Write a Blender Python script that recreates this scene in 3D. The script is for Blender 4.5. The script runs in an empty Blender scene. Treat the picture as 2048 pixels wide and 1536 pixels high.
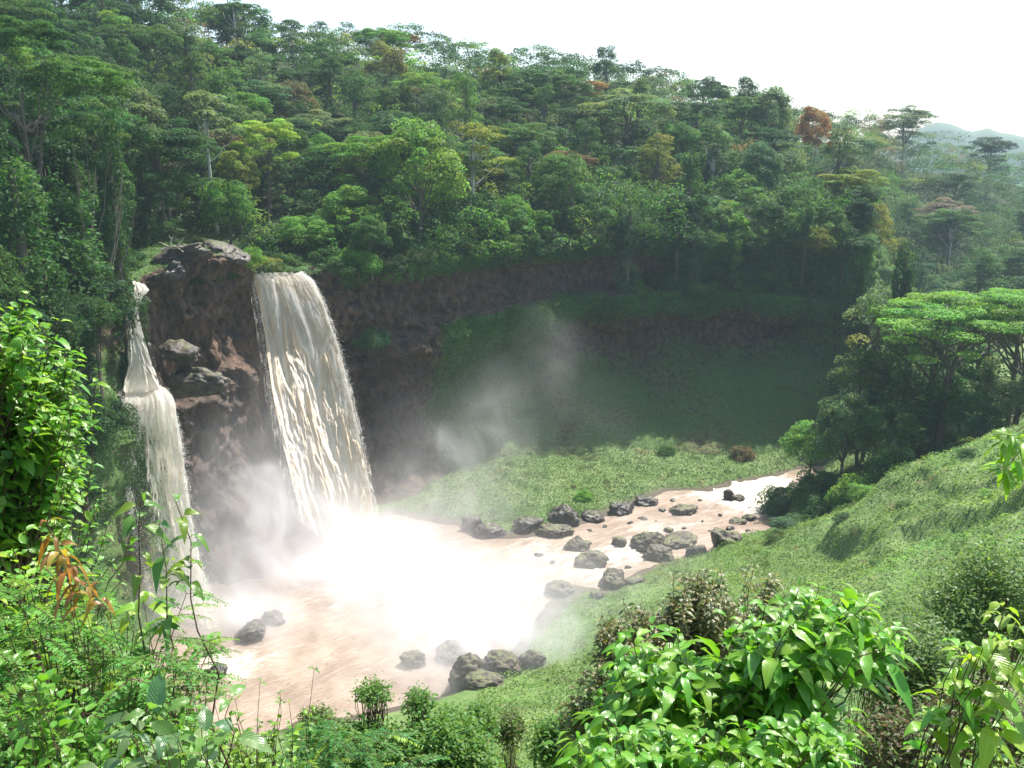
import bpy, math, numpy as np
from mathutils import Vector
R = math.radians
rng = np.random.default_rng(11)
sc = bpy.context.scene
COL = sc.collection

# ------------------------------------------------------------------ camera
CAMZ, FPX, PITCH = 80.0, 2000.0, R(13.2)
cd = bpy.data.cameras.new('camera'); cam = bpy.data.objects.new('camera', cd); COL.objects.link(cam)
cd.sensor_width = 36; cd.lens = 36*FPX/2048; cd.clip_start = 0.1; cd.clip_end = 9000
cam.location = (0, 0, CAMZ); cam.rotation_euler = (R(90)-PITCH, 0, 0)
sc.camera = cam
# ------------------------------------------------------------------ light
SUN = Vector((0.42, 0.42, 1.0)).normalized()
EXPOSURE = 1.2
sl = bpy.data.lights.new('sun', 'SUN'); sl.energy = 4.6; sl.angle = R(0.5); sl.color = (1, .955, .88)
so = bpy.data.objects.new('sun', sl); COL.objects.link(so); so.location = (0, 0, 300)
so.rotation_euler = SUN.to_track_quat('Z', 'Y').to_euler()
w = bpy.data.worlds.new('World'); sc.world = w; w.use_nodes = True
nt = w.node_tree; bg = nt.nodes['Background']
sky = nt.nodes.new('ShaderNodeTexSky'); sky.sky_type = 'NISHITA'; sky.sun_disc = False
sky.sun_elevation = math.asin(SUN.z); sky.sun_rotation = math.atan2(SUN.x, SUN.y)
sky.air_density = 1.0; sky.dust_density = 3.0; sky.ozone_density = 1.0; sky.altitude = 400
nt.links.new(sky.outputs[0], bg.inputs[0]); bg.inputs[1].default_value = 0.13
vs = sc.view_settings; vs.view_transform = 'Standard'; vs.look = 'None'; vs.gamma = 1; vs.use_curve_mapping = False
vs.exposure = EXPOSURE
cy = sc.cycles
cy.max_bounces = 8; cy.diffuse_bounces = 3; cy.glossy_bounces = 2; cy.transmission_bounces = 4
cy.transparent_max_bounces = 16; cy.volume_bounces = 3; cy.volume_step_rate = 0.3; cy.volume_max_steps = 256
cy.use_denoising = True; cy.sample_clamp_indirect = 6

# ------------------------------------------------------------------ projection helpers
CT, ST = math.cos(PITCH), math.sin(PITCH)
def ray(px, py):
    px = np.asarray(px, float); py = np.asarray(py, float)
    u = (px-1024)/FPX; v = (768-py)/FPX
    return np.stack([u, CT+v*ST, -ST+v*CT], -1)
def atY(px, py, Y):
    d = ray(px, py); t = np.asarray(Y, float)/d[..., 1]
    return d*t[..., None]+np.array([0, 0, CAMZ])
def atZ(px, py, z):
    d = ray(px, py); t = (z-CAMZ)/d[..., 2]
    return d*t[..., None]+np.array([0, 0, CAMZ])
def proj(P):
    P = np.asarray(P, float)-np.array([0, 0, CAMZ])
    zc = P[..., 1]*CT-P[..., 2]*ST; yc = P[..., 1]*ST+P[..., 2]*CT
    return 1024+FPX*P[..., 0]/zc, 768-FPX*yc/zc, zc

# ------------------------------------------------------------------ noise
def _h(i, j, k, s):
    n = (i*374761393+j*668265263+k*1274126177+s*974711) & 0xffffffff
    n = ((n ^ (n >> 13))*1274126177) & 0xffffffff
    return ((n ^ (n >> 16)) & 0xffff)/65535.0
def vnoise(P, s=0):
    P = np.asarray(P, float); I = np.floor(P).astype(np.int64); f = P-I; f = f*f*(3-2*f)
    o = 0
    for a in (0, 1):
        for b in (0, 1):
            for c in (0, 1):
                wgt = (f[..., 0] if a else 1-f[..., 0])*(f[..., 1] if b else 1-f[..., 1])*(f[..., 2] if c else 1-f[..., 2])
                o = o+wgt*_h(I[..., 0]+a, I[..., 1]+b, I[..., 2]+c, s)
    return o*2-1
def fbm(P, oct=4, s=0, gain=.5):
    P = np.asarray(P, float); o = 0; a = 1
    for k in range(oct):
        o = o+a*vnoise(P*2**k+k*17.3, s+k); a *= gain
    return o
def sstep(a, b, x):
    t = np.clip((x-a)/(b-a), 0, 1); return t*t*(3-2*t)
def unit(v):
    return v/np.maximum(np.linalg.norm(v, axis=-1, keepdims=True), 1e-9)

# ------------------------------------------------------------------ mesh helpers
def mkmesh(name, V, faces, mat, col=None, pt=None, smooth=False):
    """faces: list of (M,k) int arrays; col: per-face rgb; pt: per-point floats"""
    if isinstance(faces, np.ndarray): faces = [faces]
    faces = [f for f in faces if len(f)]
    me = bpy.data.meshes.new(name)
    V = np.asarray(V, np.float32); me.vertices.add(len(V)); me.vertices.foreach_set('co', V.ravel())
    loops = np.concatenate([f.ravel() for f in faces]).astype(np.int32)
    tot = np.concatenate([np.full(len(f), f.shape[1], np.int32) for f in faces])
    st = np.concatenate([[0], np.cumsum(tot)[:-1]]).astype(np.int32)
    me.loops.add(len(loops)); me.loops.foreach_set('vertex_index', loops)
    me.polygons.add(len(tot)); me.polygons.foreach_set('loop_start', st)
    me.update(calc_edges=True); me.validate()
    if smooth: me.polygons.foreach_set('use_smooth', np.ones(len(me.polygons), bool))
    if col is not None:
        c = np.ones((len(tot), 4), np.float32); c[:, :3] = col
        a = me.attributes.new('col', 'FLOAT_COLOR', 'FACE'); a.data.foreach_set('color', c.ravel())
    for k, v in (pt or {}).items():
        a = me.attributes.new(k, 'FLOAT', 'POINT'); a.data.foreach_set('value', np.asarray(v, np.float32))
    if mat: me.materials.append(mat)
    return me
def tag(o, label=None, cat=None, group=None, kind=None):
    if label: o['label'] = label
    if cat: o['category'] = cat
    if group: o['group'] = group
    if kind: o['kind'] = kind
    return o
def obj(name, me, parent=None, color=None):
    o = bpy.data.objects.new(name, me); COL.objects.link(o)
    if parent: o.parent = parent
    if color is not None: o.color = (*color, 1)
    return o
def empty(name, loc, rz=0, s=1.0):
    o = bpy.data.objects.new(name, None); COL.objects.link(o); o.location = loc; o.empty_display_size = .2
    o.rotation_euler = (0, 0, rz); o.scale = (s, s, s) if np.isscalar(s) else s
    return o
class MB:
    """collects shapes of one mesh"""
    def __init__(s): s.V = []; s.F = []; s.C = []; s.n = 0; s.P = {}
    def add(s, V, F, col=None, **pt):
        if len(V) == 0: return
        s.V.append(V); s.F.append(F+s.n); s.n += len(V)
        s.C.append(np.ones((len(F), 3)) if col is None else np.broadcast_to(col, (len(F), 3)))
        for k, v in pt.items(): s.P.setdefault(k, []).append(v)
    def mesh(s, name, mat, smooth=False):
        # faces keep their order so that colours stay with them
        ks = sorted({f.shape[1] for f in s.F}); FF = []; CC = []
        for k in ks:
            FF.append(np.concatenate([f for f in s.F if f.shape[1] == k])); CC.append(np.concatenate([c for f, c in zip(s.F, s.C) if f.shape[1] == k]))
        return mkmesh(name, np.concatenate(s.V), FF, mat, np.concatenate(CC), {k: np.concatenate(v) for k, v in s.P.items()}, smooth)
def tube(pts, rad, n=6):
    pts = np.asarray(pts, float); m = len(pts); rad = np.broadcast_to(rad, (m,))
    T = unit(np.gradient(pts, axis=0)); a = np.where(np.abs(T[:, 2:]) < .9, [[0, 0, 1.]], [[1., 0, 0]])
    A = unit(np.cross(T, a)); B = np.cross(T, A)
    th = np.arange(n)*2*np.pi/n
    V = pts[:, None]+rad[:, None, None]*(np.cos(th)[None, :, None]*A[:, None]+np.sin(th)[None, :, None]*B[:, None])
    i = np.arange(m-1)[:, None]*n; j = np.arange(n)[None]; k = (j+1) % n
    F = np.stack([i+j, i+k, i+n+k, i+n+j], -1).reshape(-1, 4)
    return V.reshape(-1, 3), F
def bez(a, b, c, n=8):
    t = np.linspace(0, 1, n)[:, None]; a, b, c = map(np.asarray, (a, b, c))
    return a*(1-t)**2+2*b*t*(1-t)+c*t*t
def randdir(n, r=rng):
    return unit(r.normal(size=(n, 3)))
def cards(C, N, L, W, r=rng, T=None):
    """leaf cards: kite-shaped quads round centres C facing N"""
    n = len(C); N = unit(N)
    if T is None: T = randdir(n, r)
    T = unit(T-N*np.sum(T*N, -1, keepdims=True)); B = np.cross(N, T)
    L = np.broadcast_to(L, (n,))[:, None]; W = np.broadcast_to(W, (n,))[:, None]
    dip = N*L*.12
    V = np.stack([C-T*L*.5-dip, C+B*W*.5+T*L*.05, C+T*L*.5-dip, C-B*W*.5+T*L*.05], 1).reshape(-1, 3)
    return V, np.arange(n*4).reshape(-1, 4)
def grid_faces(a, b):
    i = np.arange(a-1)[:, None]*b; j = np.arange(b-1)[None]
    return np.stack([i+j, i+j+1, i+b+j+1, i+b+j], -1).reshape(-1, 4)

# ------------------------------------------------------------------ node helper
class NT:
    def __init__(s, name):
        s.m = bpy.data.materials.new(name); s.m.use_nodes = True; s.t = s.m.node_tree; s.t.nodes.clear()
        s.out = s.t.nodes.new('ShaderNodeOutputMaterial')
    def n(s, typ, ins=None, **props):
        nd = s.t.nodes.new('ShaderNode'+typ)
        for k, v in props.items(): setattr(nd, k, v)
        for k, v in (ins or {}).items(): s.set(nd.inputs[k], v)
        return nd
    def set(s, sock, v):
        if isinstance(v, bpy.types.NodeSocket): s.t.links.new(v, sock)
        elif isinstance(v, bpy.types.Node): s.t.links.new(v.outputs[0], sock)
        else: sock.default_value = (*v, 1) if (isinstance(v, (tuple, list)) and len(v) == 3 and sock.type == 'RGBA') else v
    def math(s, op, a, b=None, c=None, clamp=False):
        nd = s.n('Math', operation=op, use_clamp=clamp); s.set(nd.inputs[0], a)
        if b is not None: s.set(nd.inputs[1], b)
        if c is not None: s.set(nd.inputs[2], c)
        return nd.outputs[0]
    def mix(s, f, a, b, mode='MIX'):
        nd = s.n('Mix', data_type='RGBA', blend_type=mode); s.set(nd.inputs[0], f); s.set(nd.inputs[6], a); s.set(nd.inputs[7], b)
        return nd.outputs[2]
    def noise(s, vec, scale, detail=4, rough=.55, dist=0):
        nd = s.n('TexNoise', {'Scale': scale, 'Detail': detail, 'Roughness': rough, 'Distortion': dist})
        if vec is not None: s.set(nd.inputs['Vector'], vec)
        return nd.outputs[0]
    def ramp(s, x, lo, hi):
        nd = s.n('MapRange', {'From Min': lo, 'From Max': hi}, clamp=True, interpolation_type='SMOOTHSTEP'); s.set(nd.inputs[0], x); return nd.outputs[0]
    def attr(s, name): return s.n('Attribute', attribute_name=name)
    def pos(s): return s.n('NewGeometry').outputs['Position']
    def scale(s, v, xyz):
        nd = s.n('VectorMath', operation='MULTIPLY'); s.set(nd.inputs[0], v); nd.inputs[1].default_value = xyz; return nd.outputs[0]
    def bump(s, h, strength=.5, dist=.2): return s.n('Bump', {'Height': h, 'Strength': strength, 'Distance': dist}).outputs[0]
    def bsdf(s, **k):
        nd = s.n('BsdfPrincipled')
        for a, v in k.items(): s.set(nd.inputs[a.replace('_', ' ')], v)
        return nd
    def done(s, sh, vol=False):
        s.t.links.new(sh.outputs[0] if isinstance(sh, bpy.types.Node) else sh, s.out.inputs[1 if vol else 0]); return s.m

def mat_foliage(name='foliage', rough=.6, transl=.42, spec=.22, veins=False):
    t = NT(name); oc = t.n('ObjectInfo').outputs['Color']; base = t.mix(1, oc, t.attr('col').outputs[0], 'MULTIPLY')
    nrm = None
    if veins:
        al = t.attr('along').outputs['Fac']; ac = t.attr('across').outputs['Fac']
        rib = t.math('SUBTRACT', 1, t.math('MULTIPLY', ac, 9), clamp=True)
        ph = t.math('SINE', t.math('MULTIPLY', t.math('SUBTRACT', t.math('MULTIPLY', al, 9), t.math('MULTIPLY', ac, 3.2)), 6.283))
        vein = t.math('MAXIMUM', rib, t.math('MULTIPLY', t.math('POWER', t.math('MAXIMUM', ph, 0), 6), .5))
        base = t.mix(t.math('MULTIPLY', vein, .35), base, t.mix(1, base, (2.0, 1.7, 1.6), 'MULTIPLY'))
        nrm = t.bump(t.math('MULTIPLY', ph, -1), .25, .004)
    p = t.bsdf(Base_Color=base, Roughness=rough, Specular_IOR_Level=spec)
    if nrm: t.set(p.inputs['Normal'], nrm)
    tr = t.n('BsdfTranslucent', {'Color': t.mix(1, base, (1.5, 1.55, .75), 'MULTIPLY')})
    mx = t.n('MixShader', {0: transl, 1: p, 2: tr})
    return t.done(mx)
M_FOL = mat_foliage('canopy_leaves')
M_LEAF = mat_foliage('plant_leaves', .30, .42, .6, veins=True)
M_SMALL = mat_foliage('shrub_leaves', .5, .42, .3)

def mat_bark(name, c1, c2, sc_=3.0):
    t = NT(name); p = t.pos(); n = t.noise(t.scale(p, (1, 1, .25)), sc_, 5)
    b = t.bsdf(Base_Color=t.mix(n, c1, c2), Roughness=.85, Normal=t.bump(n, .6, .1))
    return t.done(b)
M_BARK = mat_bark('bark', (.05, .04, .03), (.16, .13, .10))
M_PALE = mat_bark('pale_bark', (.32, .29, .25), (.6, .56, .5), 2)
M_STEM = mat_bark('stem_bark', (.05, .025, .018), (.17, .10, .06), 40)
M_DRIFT = mat_bark('driftwood', (.22, .17, .13), (.5, .42, .35), 4)

def mat_ground():
    t = NT('turf'); p = t.pos()
    a = t.noise(p, .12, 5); b = t.noise(p, 1.1, 6, .65); c = t.noise(p, 5.0, 4)
    g = t.mix(t.ramp(a, .38, .62), (.105, .175, .048), (.155, .22, .08))
    g = t.mix(t.ramp(b, .48, .72), g, (.05, .10, .022))
    g = t.mix(t.ramp(t.noise(p, .23, 5), .58, .72), g, (.16, .15, .06))
    # mud and wet gravel close to the waterline
    z = t.n('SeparateXYZ', {0: p}).outputs[2]
    k = t.ramp(t.math('ADD', z, t.math('MULTIPLY', t.math('SUBTRACT', b, .5), 1.6)), .75, .15)
    g = t.mix(k, g, (.09, .072, .055))
    h = t.math('ADD', t.math('MULTIPLY', b, .7), t.math('MULTIPLY', c, .3))
    return t.done(t.bsdf(Base_Color=g, Roughness=.8, Specular_IOR_Level=.2, Normal=t.bump(h, .9, .5)))
M_TURF = mat_ground()
def mat_cliff():
    t = NT('cliff_rock'); p = t.pos()
    st = t.noise(t.scale(p, (1, 1, .4)), .8, 7, .7); n2 = t.noise(p, .25, 4); n3 = t.noise(p, 2.5, 5, .7)
    rock = t.mix(t.ramp(st, .35, .7), (.050, .033, .025), (.20, .120, .075))
    rock = t.mix(t.ramp(n2, .55, .75), rock, (.05, .045, .045))
    veg = t.attr('veg').outputs['Fac']
    k = t.ramp(t.math('ADD', veg, t.math('ADD', t.math('SUBTRACT', n3, .5), t.math('SUBTRACT', st, .5))), .35, .65)
    moss = t.mix(t.ramp(n3, .35, .7), (.050, .100, .026), (.115, .195, .050))
    h = t.math('ADD', t.math('MULTIPLY', st, .6), t.math('MULTIPLY', n3, .5))
    wet = t.attr('wet').outputs['Fac']; rock = t.mix(t.math('MULTIPLY', wet, .5), rock, (.036, .028, .023))
    return t.done(t.bsdf(Base_Color=t.mix(k, rock, moss), Roughness=t.math('SUBTRACT', .85, t.math('MULTIPLY', wet, .45)), Specular_IOR_Level=.3, Normal=t.bump(h, 1.0, .8)))
M_CLIFF = mat_cliff()
def mat_rock(name, c1, c2, moss=.5, rough=.55):
    t = NT(name); p = t.pos(); n = t.noise(p, .9, 6, .65); f = t.noise(p, 5, 5, .7)
    v = t.n('TexVoronoi', {'Vector': p, 'Scale': 1.6}, feature='DISTANCE_TO_EDGE').outputs[0]
    c = t.mix(t.ramp(n, .3, .7), c1, c2)
    nz = t.n('SeparateXYZ', {0: t.n('NewGeometry').outputs['Normal']}).outputs[2]
    z = t.n('SeparateXYZ', {0: p}).outputs[2]
    k = t.ramp(t.math('ADD', nz, t.math('MULTIPLY', t.math('SUBTRACT', n, .5), 2.2)), .95-moss*.6, 1.35-moss*.6)
    c = t.mix(k, c, t.mix(f, (.075, .095, .028), (.14, .145, .05)))
    h = t.math('ADD', t.math('MULTIPLY', n, .6), t.math('ADD', t.math('MULTIPLY', f, .35), t.math('MULTIPLY', t.ramp(v, 0, .08), .15)))
    return t.done(t.bsdf(Base_Color=c, Roughness=rough, Normal=t.bump(h, .9, .35)))
M_ROCK = mat_rock('boulder_rock', (.035, .027, .021), (.11, .085, .064), .36)
M_WET = mat_rock('wet_rock', (.022, .019, .018), (.085, .072, .062), .1, .28)
M_LEDGE = mat_rock('ledge_rock', (.028, .022, .019), (.10, .078, .062), .25, .42)

def mat_fall(name, alpha=False):
    t = NT(name); fo = t.attr('foam').outputs['Fac']; p = t.pos(); n = t.noise(t.scale(p, (1, 1, .3)), 1.6, 6, .65)
    k = t.ramp(t.math('ADD', fo, t.math('MULTIPLY', t.math('SUBTRACT', n, .5), .9)), .12, .85)
    c = t.mix(k, (.90, .77, .62), (.98, .94, .87))
    f = t.noise(t.scale(p, (1, 1, .45)), 5, 4, .7)
    s = t.bsdf(Base_Color=c, Roughness=.55, Specular_IOR_Level=.3, Normal=t.bump(t.math('ADD', n, t.math('MULTIPLY', f, .4)), .15, .3))
    s = t.n('MixShader', {0: .72, 1: s, 2: t.n('BsdfTranslucent', {'Color': c})})
    if alpha:
        av = t.attr('cover').outputs['Fac']
        n4 = t.noise(t.scale(p, (1.3, 1.3, .22)), 1.1, 6, .7)
        a = t.ramp(t.math('ADD', av, t.math('MULTIPLY', t.math('SUBTRACT', n4, .5), 1.7)), .38, .75)
        s = t.n('MixShader', {0: a, 1: t.n('BsdfTransparent'), 2: s})
    return t.done(s)
def mat_drop():
    t = NT('spray_drops'); return t.done(t.n('MixShader', {0: .5, 1: t.bsdf(Base_Color=(.93, .92, .90), Roughness=.6), 2: t.n('BsdfTranslucent', {'Color': (.93, .92, .9)})}))
M_DROP = mat_drop()
M_FALL = mat_fall('falling_water'); M_VEIL = mat_fall('falling_spray', True)
def mat_river():
    t = NT('muddy_water'); p = t.pos()
    rot = t.n('VectorRotate', {'Vector': p, 'Angle': R(-32)}, rotation_type='Z_AXIS').outputs[0]
    st = t.scale(rot, (.28, 1, 1)); n = t.noise(st, .45, 6, .62, 1.2); n2 = t.noise(st, 1.7, 6, .7, .8); n3 = t.noise(p, .12, 3)
    fo = t.attr('foam').outputs['Fac']
    k = t.ramp(t.math('ADD', fo, t.math('ADD', t.math('MULTIPLY', t.math('SUBTRACT', n, .5), 1.5), t.math('MULTIPLY', t.math('SUBTRACT', n2, .5), 1.8))), .18, .85)
    c = t.mix(t.ramp(n3, .35, .65), (.215, .155, .112), (.285, .215, .160))
    c = t.mix(k, c, (.52, .46, .40))
    h = t.math('ADD', n, t.math('MULTIPLY', n2, .5))
    return t.done(t.bsdf(Base_Color=c, Roughness=.35, Specular_IOR_Level=.4, Normal=t.bump(h, .7, .6)))
M_RIVER = mat_river()
# ================================================================== river outline (z = 0)
RIV_PX = [(330,1470),(480,1490),(600,1440),(700,1432),(850,1405),(905,1378),(985,1345),(1035,1290),(1072,1240),(1095,1205),(1150,1170),
          (1210,1180),(1260,1150),(1300,1132),(1340,1118),(1400,1112),(1450,1080),(1545,1066),(1560,1010),(1640,975),(1760,950),
          (1750,930),(1620,932),(1550,953),(1470,966),(1420,982),(1330,984),(1270,1012),(1180,1042),(1130,1062),(1050,1075),(960,1080),(900,1050),(780,1030),
          (640,1085),(560,1120),(430,1150),(300,1185),(200,1260),(160,1340),(200,1400)]
RIV = atZ([p[0] for p in RIV_PX], [p[1] for p in RIV_PX], 0.0)[:, :2]
def poly_sd(P, Q):
    """signed distance to polygon Q, negative inside"""
    d = np.full(len(P), 1e9); ins = np.zeros(len(P), bool)
    for i in range(len(Q)):
        a, b = Q[i], Q[(i+1) % len(Q)]; e = b-a; wv = P-a
        t = np.clip((wv@e)/(e@e), 0, 1); d = np.minimum(d, np.linalg.norm(wv-t[:, None]*e, axis=1))
        c = (a[1] > P[:, 1]) != (b[1] > P[:, 1])
        with np.errstate(divide='ignore', invalid='ignore'):
            xi = a[0]+(P[:, 1]-a[1])*e[0]/e[1]
        ins ^= c & (P[:, 0] < xi)
    return np.where(ins, -d, d)
# ================================================================== near slope and valley floor
CP = [(0,-12,79.5),(-15,-5,79.5),(15,-5,79),(0,0,78.3),(0,6,74.6),(-6,6,75.6),(6,6,74.6),(-14,10,76),(14,12,72.5),(0,20,64.8),(10,20,64.6),(-10,20,64.5),(0,40,50.5),
      (0,60,36.8),(0,80,24.2),(0,95,15.2),(0,110,10),(0,125,5.5),(5,140,2.2),(12,152,1.4),(20,165,1.2),(-15,120,4),(-25,100,7),(-40,60,45),(-45,100,14),(-30,30,63),(-52,135,-1),(-40,120,2),(-60,120,6),(-62,150,1),(-56,165,0),(-70,60,60),(-80,100,58),(-75,30,72),
      (30,175,1.6),(40,190,1.6),(50,200,1.5),(53.6,150,15),(75,165,24),(63,165,21),(56,158,15),(80,150,28),(60,110,37),(43.8,120,24.4),(51,115,28.8),(42,165,7.5),(34.5,150,9.5),(22.4,150,5.5),
      (35,70,44),(25,40,54),(45,70,45),(60,90,42),(80,110,40),(100,140,37),(100,60,62),(60,30,70),(30,15,74),(120,180,34),(28,100,22),(20,120,11),(38,95,31),
      (91,200,19),(68,222,6),(60,205,4),(78,205,12),(110,215,18),(130,230,26),(70,185,14),(62,190,7),(80,240,9),(95,245,14),(120,250,20),(75,178,19),
      (60,250,3),(40,255,3.5),(20,250,3),(5,235,2.5),(-5,220,2),(30,245,2.4),(52,238,1.6),(70,245,3),(30,264,6),(55,264,6),(10,257,4.5),(80,262,8),(-30,225,1),(-50,200,1),(-60,170,0),(-95,160,8),(-90,220,20),(0,290,6),(60,300,8),(120,300,20)]
CP = np.array(CP, float)
def _tps():
    S = 50.0; X = CP[:, :2]/S; n = len(X); d = np.linalg.norm(X[:, None]-X[None], axis=2)
    K = np.where(d > 0, d*d*np.log(d+1e-12), 0)+np.eye(n)*2e-4
    Pm = np.c_[np.ones(n), X]; A = np.block([[K, Pm], [Pm.T, np.zeros((3, 3))]])
    c = np.linalg.solve(A, np.r_[CP[:, 2], 0, 0, 0]); return X, S, c
_TX, _TS, _TC = _tps()
def hbase(x, y):
    x = np.atleast_1d(np.asarray(x, float)); y = np.atleast_1d(np.asarray(y, float)); P = np.c_[x, y]/_TS
    d = np.linalg.norm(P[:, None]-_TX[None], axis=2)
    return np.where(d > 0, d*d*np.log(d+1e-12), 0)@_TC[:-3]+_TC[-3]+P@_TC[-2:]
def hgt(x, y, rough=True):
    x = np.atleast_1d(np.asarray(x, float)); y = np.atleast_1d(np.asarray(y, float))
    z = hbase(x, y); sd = poly_sd(np.c_[x, y], RIV)
    P = np.c_[x, y, 0*x]
    if rough:
        far = sstep(25, 80, y); slope = sstep(2, 10, z)
        z = z+far*(.3+.7*slope)*(fbm(P*.09, 3, 3)*1.1+fbm(P*.35, 3, 5)*.45)
        wob = .16*fbm(P*.08, 3, 13)
        z = z+4.6*sstep(1.08, .90, np.hypot((x-78)/25, (y-147)/24)+wob)*sstep(40, 52, x)+1.6*sstep(.80, .70, np.hypot((x-84)/25, (y-150)/24)+wob*1.6)
        z = z+sstep(95, 130, y)*slope*.5*np.abs(fbm(P*.5, 3, 15))
    z = np.where(z < .8, .8+.25*(z-.8), z)
    out = .05+(z-.05)*sstep(0, 5, sd)
    return np.where(sd < 0, -2.2*sstep(0, 4, -sd), out)+.05
def h1(x, y): return float(hgt(x, y)[0])
xs = np.linspace(-110, 150, 300); ys = np.concatenate([np.linspace(-14, 80, 60), np.linspace(81, 300, 240)])
X, Y = np.meshgrid(xs, ys); Z = hgt(X.ravel(), Y.ravel())
me = mkmesh('ground', np.c_[X.ravel(), Y.ravel(), Z], grid_faces(len(ys), len(xs)), M_TURF, smooth=True)
tag(obj('ground', me), 'grassy gorge slope running down from the viewpoint to the river bank', 'ground', kind='structure')

# ================================================================== cliff ring
# px, Y of the rim, top z, toe offset, talus z, talus offset, recess offset, ledge z, ledge offset, upper recess offset
ST_ = [(-700, 78, 63, 9, 9, 4, 1, 34, 2, 0), (-120,118, 60, 9, 9, 4, 1, 34, 2, 0), (60, 142, 58, 9, 9, 4, 1, 34, 2, 0), (190, 165, 57, 8, 8, 3, 1, 34, 2, 0), (262, 182, 55.5, 14, 8, 9, 5, 33, 4, .5),
       (300, 186, 57.5, 17, 8, 11, 6, 33, 6, 1), (380, 192, 60.5, 19, 7, 13, 7, 34, 6, -.5), (470, 201, 60, 18, 6, 11, 5, 36, 4, -1.5), (503, 208, 55.5, 12, 4, 6, 2, 36, 2.5, -2), (520, 212, 53.4, 7, 3, 3, 0, 36, 1, -1.5), (600, 213, 53.4, 6, 3, 2, -1, 36, 0, -1),
       (645, 219, 55, 9, 3, 2, -1, 36, 0, -1), (740, 225, 54.5, 9, 3, 2, -2, 36, 1, -1), (870, 241, 54.5, 11, 5, 2, -3, 37, 4, -4), (1000, 257, 54.5, 22, 10, 4, -4, 38.5, 6, -4.5),
       (1150, 272, 54.5, 29, 13, 6, -4, 40, 6, -4), (1300, 281, 55, 36, 17, 8, -5, 40, 6, -3.5), (1500, 282, 56, 38, 18, 8, -5, 40, 6, -1), (1640, 281, 57, 28, 19, 9, -3, 38, 5, 1), (1712, 279, 57, 16, 16, 8, 2, 37, 5, 2)]
A_ = np.array(ST_, float)
rx = (A_[:, 0]-1024)/FPX*A_[:, 1]*1.02; RIM = np.c_[rx, A_[:, 1]]
extra = [(109, 302, 58), (116, 335, 60), (122, 380, 62)]
RIM = np.r_[RIM, [(a, b) for a, b, c in extra]]
PAR = np.r_[A_[:, 2:], [[z, 20, 18, 8, 3, 37, 4, 2] for _, _, z in extra]]
seg = np.r_[0, np.cumsum(np.linalg.norm(np.diff(RIM, axis=0), axis=1))]
NS, NTT = 680, 200
_q = np.linspace(0, seg[-1], 2000); _w = 1+3.0*((np.interp(_q, seg[:len(ST_)], A_[:, 0]) > 200) & (np.interp(_q, seg[:len(ST_)], A_[:, 0]) < 930))
_w = np.cumsum(_w); s_ = np.interp(np.linspace(_w[0], _w[-1], NS), _w, _q)
def smooth1(a, k):
    ker = np.hanning(2*k+3)[1:-1]; ker /= ker.sum(); return np.convolve(np.pad(a, k, mode='edge'), ker, 'valid')
rim = np.stack([smooth1(np.interp(s_, seg, RIM[:, i]), 5) for i in (0, 1)], 1)
par = np.stack([smooth1(np.interp(s_, seg, PAR[:, i]), 4) for i in range(8)], 1)
tg = unit(np.gradient(rim, axis=0)); nrm = np.stack([smooth1(tg[:, 1], 9), smooth1(-tg[:, 0], 9)], 1); nrm = unit(nrm)
zt, toe, tz, to, ro, lz, lo, uo = par.T
rows = [(toe+7, 0*zt-2.5), (toe, 0*zt+.6), (to+.5*(toe-to), tz*.40), (to, tz), (ro+.3*(to-ro), tz+.3*(lz-tz)), (ro, tz+.55*(lz-tz)), (lo-.6, lz-4), (lo, lz-1), (lo-2, lz+1), (uo+1.2, lz+3),
        (uo, (lz+zt)/2+1.5), (uo*.5, zt-3), (0*zt, zt-.6), (-2+0*zt, zt+.2), (-8+0*zt, zt+.8), (-22+0*zt, zt-.5)]
tt = np.linspace(0, 1, len(rows)); tf = np.linspace(0, 1, NTT)
OFF = np.stack([r[0] for r in rows], 1); ZZ = np.stack([r[1] for r in rows], 1)
OFF = np.stack([smooth1(np.interp(tf, tt, OFF[i]), 3) for i in range(NS)]); ZZ = np.stack([smooth1(np.interp(tf, tt, ZZ[i]), 3) for i in range(NS)])
base = np.zeros((NS, NTT, 3)); base[..., :2] = rim[:, None]+nrm[:, None]*OFF[..., None]; base[..., 2] = ZZ
Nn = np.zeros_like(base); Nn[..., :2] = nrm[:, None]
d = fbm(base*np.array([.05, .05, .03]), 3, 21)*2.6+fbm(base*np.array([.22, .22, .07]), 4, 31)*1.3+fbm(base*.9, 3, 41)*.35+fbm(base*np.array([.12, .12, .55]), 4, 45)*.9
steep = sstep(0.06, .28, tf)*(1-sstep(.86, .97, tf)*.7)
pxc, pyc, _ = proj(base)
calm = 1-.75*np.exp(-((pxc-560)/70)**2)            # the lip under the main fall stays smooth
rg = (1-np.abs(fbm(base*np.array([.16, .16, .22]), 4, 47)))**2*1.9-.9
d = d+rg*(sstep(200, 260, pxc)*(1-sstep(800, 950, pxc)))
calm = calm*(1-.8*np.exp(-((pxc-285)/30)**2)*(pyc < 900))
def blocks(P, cell, s):
    Q = P/np.asarray(cell)+.35*np.stack([vnoise(P*.4+k*9, s+k) for k in range(3)], -1); I = np.floor(Q).astype(np.int64)
    return _h(I[..., 0], I[..., 1], I[..., 2], s)-.5
rk = sstep(215, 270, pxc)*(1-sstep(860, 960, pxc))
d = d+(blocks(base, (3.2, 3.2, 4.6), 5)*2.0+blocks(base, (1.3, 1.3, 1.7), 6)*.9)*(.25+.75*rk)*sstep(.1, .3, tf)[None]
d = d+(fbm(base*np.array([.10, .10, .13]), 3, 57)*2.4+np.abs(fbm(base*.3, 3, 58))*1.3)*sstep(880, 1050, pxc)*sstep(.12, .25, tf)[None]*(1-sstep(.55, .7, tf))[None]
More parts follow.
